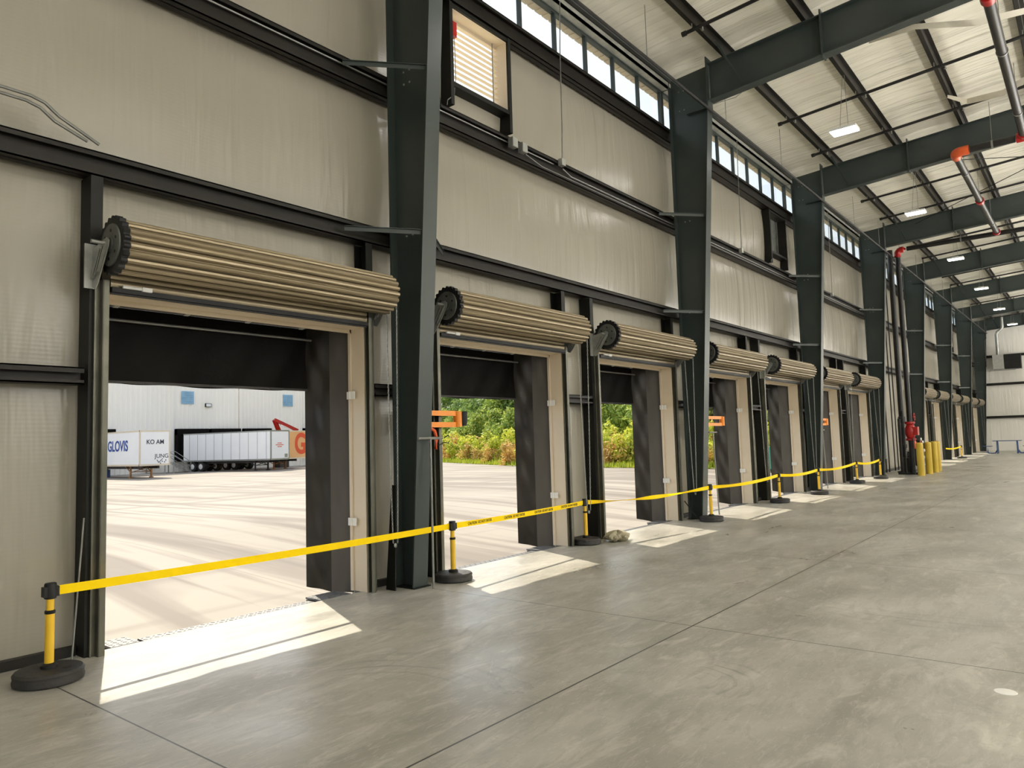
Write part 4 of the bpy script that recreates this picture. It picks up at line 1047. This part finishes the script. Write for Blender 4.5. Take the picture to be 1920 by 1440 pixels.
m_.build('red_emblem', M['sign_red'], t2, smooth=False)
m_ = MB(); m_.box(.01,1.9,1.3,.03,2.3,1.65); m_.build('gladhand_panel', M['zinc_box'], t2, smooth=False)
t3 = trailer((-60.3, 45.3, GZ), rz2, 10.6, 'orange box trailer with a big red letter behind the long white one', M['tr_orange'], M['rust'], True, True)
letter(t3, 'G', 3.0, M['sign_red'], 'nose', 1.75, 2.55, .8, .1)
t4 = empty('blue_drum', (-61.5, 27.4, GZ))
bpy.data.objects.remove(t4)
for k, (x, y) in enumerate(((-66.5, 27.6), (-66.3, 29.6))):
    m_ = MB(); m_.lathe([(.42,0),(.44,.02),(.44,.3),(.46,.32),(.44,.34),(.44,.62),(.46,.64),(.44,.66),(.44,.9),(.4,.92)], n=20); o = m_.build('blue_drum', M['blue']); o.location = (x,y,GZ); o.scale = (.8,.8,.75); tag(o, ['blue drum standing under the lettered trailer, towards its rear', 'blue drum standing under the lettered trailer, beside the other drum'][k], 'drum', kind='thing')
# folding crane showing over the trailers
t = empty('folding_crane', (-67.5, 49.2, GZ)); tag(t, 'red folding crane arm rising above the parked trailers', 'crane', kind='thing')
m_ = MB(); m_.box(-.6,-.6,0,.6,.6,1.1); m_.lathe([(.3,1.1),(.25,3.6)], n=14); m_.build('pedestal', M['tr_dark'], t, smooth=False)
m_ = MB(); m_.bar((0,0,3.5),(.3,-1.1,5.5),.35,.4); m_.bar((.3,-1.1,5.5),(.9,1.6,4.2),.3,.36); m_.build('boom', M['red'], t, smooth=False)
m_ = MB(); m_.bar((.5,-.4,4.9),(1.1,2.4,3.9),.2,.2); m_.build('jib', M['white'], t, smooth=False)

# grass bank beyond the yard edge
EDGE = [(-84,84),(-62,68),(-54,61.5),(-34,50.5),(-23,47.2),(-13,45.2),(-2,47),(-.6,75)]
gb = MB(); rr = random.Random(5)
def bankz(d): return GZ+.02+.05*d+.0016*d*d
def edge_pt(s):
    s = s*(len(EDGE)-2); i = min(int(s), len(EDGE)-3); f = s-i
    a, b_ = EDGE[i], EDGE[i+1]; return Vector((a[0]+(b_[0]-a[0])*f, a[1]+(b_[1]-a[1])*f, 0))
OUT = Vector((-.25, 1, 0)).normalized()
def bankf(u, v):
    p = edge_pt(u); d = 45*v; q = p+OUT*d; return (q.x, q.y, bankz(d)+.15*math.sin(q.x*.7)*v)
gb.grid(bankf, 40, 12)
struct(gb.build('grass_bank', M['soil'], fix=False))
gr = MB()
for i in range(9000):
    s = rr.random(); d = abs(rr.gauss(0, 2.2)); p = edge_pt(s)+OUT*d; z = bankz(d)
    h = rr.uniform(.15,.45)*(1+.15*d); a = rr.uniform(0, PI); w_ = rr.uniform(.04,.09)
    c, s_ = math.cos(a)*w_, math.sin(a)*w_; lx, ly = rr.uniform(-.1,.1), rr.uniform(-.1,.1)
    gr.add([(p.x-c,p.y-s_,z),(p.x+c,p.y+s_,z),(p.x+c*.3+lx,p.y+s_*.3+ly,z+h)], [(0,1,2)])
tag(gr.build('grass', M['grass'], smooth=False, fix=False), 'bright yellow-green grass along the far edge of the yard', 'grass', kind='stuff')

def plant_mesh(seed, h, w_, nl, ls, mode):
    r = random.Random(seed); m_ = MB(); cl = []
    nc = 14 if mode != 'weed' else 9
    for k in range(nc):
        a = r.uniform(0, 2*PI); q = r.random()
        zz = h*(.30+.62*q) if mode == 'tree' else h*(.12+.75*q)
        rad = w_*.5*(1-.55*abs(q-.4))*math.sqrt(r.random())
        cl.append((Vector((rad*math.cos(a), rad*math.sin(a), zz)), w_*r.uniform(.16,.30)))
    for i in range(nl):
        c, R_ = cl[i % nc]
        d = Vector((r.gauss(0,1), r.gauss(0,1), r.gauss(0,1))).normalized()*R_*(r.random()**.4)
        if mode == 'weed': d.z *= 1.6
        p = c+d; p.z = max(p.z, .05)
        n = (d.normalized()+Vector((r.gauss(0,.6), r.gauss(0,.6), r.gauss(.3,.6)))).normalized()
        u = n.orthogonal().normalized(); v = n.cross(u); s = ls*r.uniform(.6,1.3); ang = r.uniform(0, 2*PI)
        u, v = u*math.cos(ang)+v*math.sin(ang), v*math.cos(ang)-u*math.sin(ang)
        m_.add([p-u*s, p-v*s*.45, p+u*s, p+v*s*.45], [(0,1,2,3)])
    st = MB(); st.tube([(0,0,0),(.05*h*.2,0,h*.35),(0,.03,h*.6)], [max(.02,.018*h), .014*h, .006*h], 7)
    for k in range(0, nc, 3):
        c = cl[k][0]; st.tube([(0,0,h*.25),(c.x*.5,c.y*.5,c.z*.75),(c.x,c.y,c.z)], [.008*h,.006*h,.003*h], 5)
    return m_, st
def plant_proto(name, lab, cat, group, seed, h, w_, nl, ls, mode, mat):
    t = empty(name, (0,0,-500)); tag(t, lab, cat, group, 'thing'); a, b_ = plant_mesh(seed, h, w_, nl, ls, mode)
    a.build('foliage', mat, t, smooth=False, fix=False); b_.build('stem' if mode != 'tree' else 'trunk', M['bark'], t); return t
KIND = {
 'tree': [plant_proto('thicket_tree', 'dark green tree at the back of the thicket beyond the yard', 'tree', 'dark trees at the back of the thicket', s, 7.5, 5.2, 2600, .26, 'tree', M['leaf_dark']) for s in (1,2,3)],
 'mid': [plant_proto('leafy_tree', 'mid green leafy tree inside the thicket beyond the yard', 'tree', 'mid green trees in the thicket', s, 5.2, 3.6, 2000, .2, 'tree', M['leaf_mid']) for s in (11,12,13)],
 'bush': [plant_proto('yellow_bush', 'yellow-green bush at the front of the thicket beyond the yard', 'bush', 'yellow-green bushes at the front of the thicket', s, 2.6, 2.2, 1300, .15, 'bush', M['leaf_yel']) for s in (21,22,23)],
 'weed': [plant_proto('dry_weed', 'tan dry weed clump at the foot of the thicket', 'weed', 'dry weed clumps at the foot of the thicket', s, 1.5, 1.7, 800, .12, 'weed', M['leaf_dry']) for s in (31,32)],
}
used = set(); rp = random.Random(21)
def place(kind, s, d, sc_, zoff=-.1):
    i = rp.randrange(len(KIND[kind])); pr = KIND[kind][i]
    o = pr if (kind, i) not in used else copy_tree(pr); used.add((kind, i))
    p = edge_pt(s)+OUT*d
    o.location = (p.x, p.y, bankz(d)+zoff); o.rotation_euler = (0,0,rp.uniform(0,6.28)); o.scale = (sc_,)*3
for row, (d, n, k, lo, hi) in enumerate(((1.6,26,'weed',.8,1.4),(3.2,26,'bush',.8,1.3),(5.0,22,'weed',1.1,1.8),(6.0,24,'bush',1.0,1.6),(8.5,22,'mid',.8,1.2),(12.5,20,'mid',1.1,1.6),(16,20,'tree',1.1,1.5),(22,22,'tree',1.1,1.4),(30,22,'tree',1.2,1.5))):
    for q in range(n): place(k, min(.999,max(0,(q+.5+rp.uniform(-.4,.4))/n)), d+rp.uniform(-.9,.9), rp.uniform(lo,hi))
gbx = MB(); gbx.box(-.7,-.5,0,.7,.5,1.3); gbx.box(-.75,-.55,1.3,.75,.55,1.38)
M['teal'] = pm('green_cabinet', C(.03,.32,.22), C(.04,.36,.25), rough=.5, scale=2)
o = gbx.build('utility_cabinet', M['teal'], smooth=False); o.location = (-9.6, 45.0, GZ); tag(o, 'green utility cabinet at the yard edge seen past the fifth doorway', 'cabinet', kind='thing')

# ------------------------------------------------------------------ light
sun = bpy.data.lights.new('sun', 'SUN'); sun.energy = 6.0; sun.color = (1,.90,.72); sun.angle = math.radians(.53)
so_ = bpy.data.objects.new('sun', sun); COL.objects.link(so_)
so_.rotation_euler = Vector((1, -.43, -1.108)).to_track_quat('-Z', 'Y').to_euler()
w = bpy.data.worlds.new('sky'); sc.world = w; w.use_nodes = True
N, L = w.node_tree.nodes, w.node_tree.links
sky = N.new('ShaderNodeTexSky'); sky.sky_type = 'NISHITA'; sky.sun_disc = False; sky.sun_elevation = math.radians(45); sky.sun_rotation = math.radians(-66.7); sky.air_density = 1.; sky.dust_density = 1.5; sky.ozone_density = 1.
bg = N['Background']; bg.inputs['Strength'].default_value = 1.0
# thin bright cloud over a blue sky
sc1 = N.new('ShaderNodeMix'); sc1.data_type = 'RGBA'; sc1.blend_type = 'MULTIPLY'; sc1.inputs[0].default_value = 1; sc1.inputs[7].default_value = (.30,.30,.30,1)
L.new(sky.outputs[0], sc1.inputs[6])
tcw = N.new('ShaderNodeTexCoord'); nzw = N.new('ShaderNodeTexNoise'); nzw.inputs['Scale'].default_value = 3.2; nzw.inputs['Detail'].default_value = 6
L.new(tcw.outputs['Generated'], nzw.inputs['Vector'])
rw = N.new('ShaderNodeValToRGB'); rw.color_ramp.elements[0].position = .36; rw.color_ramp.elements[1].position = .56
L.new(nzw.outputs['Fac'], rw.inputs[0])
mw = N.new('ShaderNodeMix'); mw.data_type = 'RGBA'; mw.inputs[7].default_value = (1.12,1.14,1.16,1)
L.new(rw.outputs[0], mw.inputs[0]); L.new(sc1.outputs[2], mw.inputs[6]); L.new(mw.outputs[2], bg.inputs['Color'])

# ------------------------------------------------------------------ camera
cam = bpy.data.cameras.new('camera'); co = bpy.data.objects.new('camera', cam); COL.objects.link(co); sc.camera = co
cam.sensor_width = 36; cam.lens = 1366/1920*36; cam.clip_end = 500; cam.clip_start = .05
yaw, pitch, roll = .6753, .0791, -.0304
cy, sy, cp, sp = math.cos(yaw), math.sin(yaw), math.cos(pitch), math.sin(pitch)
fwd = Vector((-sy*cp, cy*cp, sp)); r_ = Vector((cy, sy, 0)); u_ = r_.cross(fwd)
r2 = r_*math.cos(roll)+u_*math.sin(roll); u2 = -r_*math.sin(roll)+u_*math.cos(roll)
co.matrix_world = Matrix.Translation((6.379, 0, 1.602)) @ Matrix(((r2.x,u2.x,-fwd.x),(r2.y,u2.y,-fwd.y),(r2.z,u2.z,-fwd.z))).to_4x4()

# ------------------------------------------------------------------ colour management and sampling behaviour
vs_ = sc.view_settings; vs_.view_transform = 'Standard'; vs_.look = 'None'; vs_.gamma = 1; vs_.exposure = .1; vs_.use_curve_mapping = False
cy_ = sc.cycles; cy_.use_denoising = True; cy_.use_adaptive_sampling = True; cy_.adaptive_threshold = .035; cy_.max_bounces = 8; cy_.diffuse_bounces = 5; cy_.glossy_bounces = 3; cy_.transparent_max_bounces = 12; cy_.sample_clamp_indirect = 6; cy_.caustics_reflective = False; cy_.caustics_refractive = False
